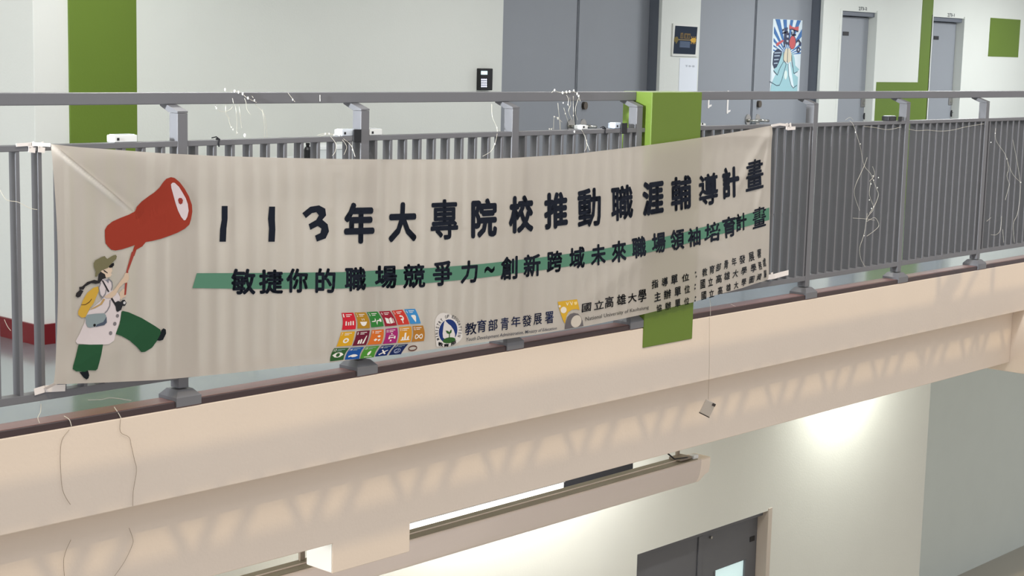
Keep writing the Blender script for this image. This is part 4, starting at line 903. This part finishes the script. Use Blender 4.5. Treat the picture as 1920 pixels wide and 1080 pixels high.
wire('curled wire and white thread lying on the kerb below the banner corner', [[(77, 757, .05), (76, 772, .02), (71, 783, .0), (74, 793, -.003)], [(165, 750, .05), (190, 749, .05), (210, 746, .05), (246, 751, .05)], [(214, 763, .02), (222, 775, .003), (227, 784, -.004)], [(120, 780, .02), (130, 787, .0), (134, 799, -.006)]], 0.02, 0.0018)
wire('thin brown wire hanging over the cream balcony edge beside the first post foot', [[(226, 786), (226, 810), (242, 820), (246, 835), (252, 862), (256, 882), (250, 920), (249, 949)], [(130, 806), (116, 826), (113, 860), (116, 910), (122, 930), (132, 946)]], -0.006, 0.001, M_WIRED)
wire('thin brown wire continuing down the lower beam', [[(242, 990, .09), (249, 1010, .09), (248, 1022, .09), (234, 1052, .09), (215, 1080, .09), (205, 1095, .09)], [(133, 1012, .09), (120, 1045, .09), (121, 1085, .09)]], 0.09, 0.001, M_WIRED)
wire('knotted fairy light wire hanging down the bars past the banner',
     [[(1593, 226, .03), (1600, 234), (1608, 258), (1614, 280), (1620, 310), (1632, 325), (1638, 340), (1644, 355), (1647, 366), (1640, 385), (1630, 400)], [(1626, 295), (1620, 312), (1605, 345), (1602, 365), (1612, 395)], [(1633, 340), (1630, 365), (1638, 390), (1628, 405), (1625, 415), (1640, 408), (1648, 422), (1640, 432), (1625, 443)], [(1599, 409), (1620, 410), (1640, 413)], [(1626, 400), (1622, 430), (1618, 446), (1612, 465), (1614, 485), (1622, 500)], [(1636, 312), (1640, 328), (1630, 340)], [(1620, 237), (1640, 239), (1665, 243), (1690, 238)], [(1585, 225, .06), (1594, 220, .06), (1600, 226, .06)]], 0.028, 0.0012,
     beads=[(1604, 248), (1613, 270), (1638, 338), (1637, 330), (1645, 352), (1633, 345), (1638, 388), (1634, 391), (1620, 442), (1647, 333), (1630, 375)])
wire('pale wire sagging along the top of the bars before the last post', [[(1704, 242), (1720, 245), (1740, 244), (1765, 246), (1790, 243), (1810, 238), (1845, 232)]], 0.028, 0.0012)
wire('scraggly wire hanging down the bars beyond the last post', [[(1867, 240), (1866, 255), (1870, 268), (1885, 290), (1891, 315), (1888, 330), (1893, 345)], [(1885, 290), (1898, 325), (1915, 343)], [(1899, 262), (1910, 320), (1913, 360), (1908, 400), (1900, 420), (1902, 455)], [(1850, 415), (1858, 408)], [(1858, 440), (1868, 440), (1876, 430), (1878, 405)], [(1880, 430), (1882, 455)], [(1893, 345), (1885, 375)]], 0.028, 0.0011, beads=[(1866, 250), (1858, 267), (1888, 298), (1914, 342)])
wire('loose wire ends under the banner before the railing restarts', [[(1370, 570, .02), (1385, 576, .02), (1400, 571, .02), (1390, 584, .02)], [(1331, 560, .01), (1332, 575, .0), (1332, 592, -.005)]], 0.02, 0.0012)

# clear box dangling on a thread in front of the lower beam
hy = -0.035
P0, P1 = on_y(1330, 688, hy), on_y(1328, 749, hy)
HB = thing('hanging_box', 'small clear box dangling on a thread before the lower beam', 'battery box', tuple(P1))
MB().tube([on_y(1330, 595, hy + 0.02), on_y(1330, 640, hy), P0, on_y(1329, 715, hy), P1], 0.0009, n=4).build('thread', M_WIRED, HB)
ctr = on_y(1327, 765, hy)
t = MB().box(-0.031, 0.031, -0.008, 0.008, -0.042, 0.042)
for v in t.bm.verts: v.co = Matrix.Rotation(math.radians(-54), 4, 'Z') @ Matrix.Rotation(math.radians(24), 4, 'Y') @ v.co + ctr
t.build('casing', mat('clear_box', (196, 186, 172), 0.3), HB, 0.003)
t = MB().box(-0.032, 0.032, -0.009, 0.009, -0.046, -0.0422)
for v in t.bm.verts: v.co = Matrix.Rotation(math.radians(-54), 4, 'Z') @ Matrix.Rotation(math.radians(24), 4, 'Y') @ v.co + ctr
t.build('end_lid', mat('dark_lid', (60, 52, 46), 0.4), HB)
t = MB().box(0.012, 0.031, -0.012, -0.0082, 0.026, 0.041)
for v in t.bm.verts: v.co = Matrix.Rotation(math.radians(-54), 4, 'Z') @ Matrix.Rotation(math.radians(24), 4, 'Y') @ v.co + ctr
t.build('switch', mat('dark_lid', (60, 52, 46), 0.4), HB)
for o in bpy.data.objects:
    if '_base' in o: del o['_base']
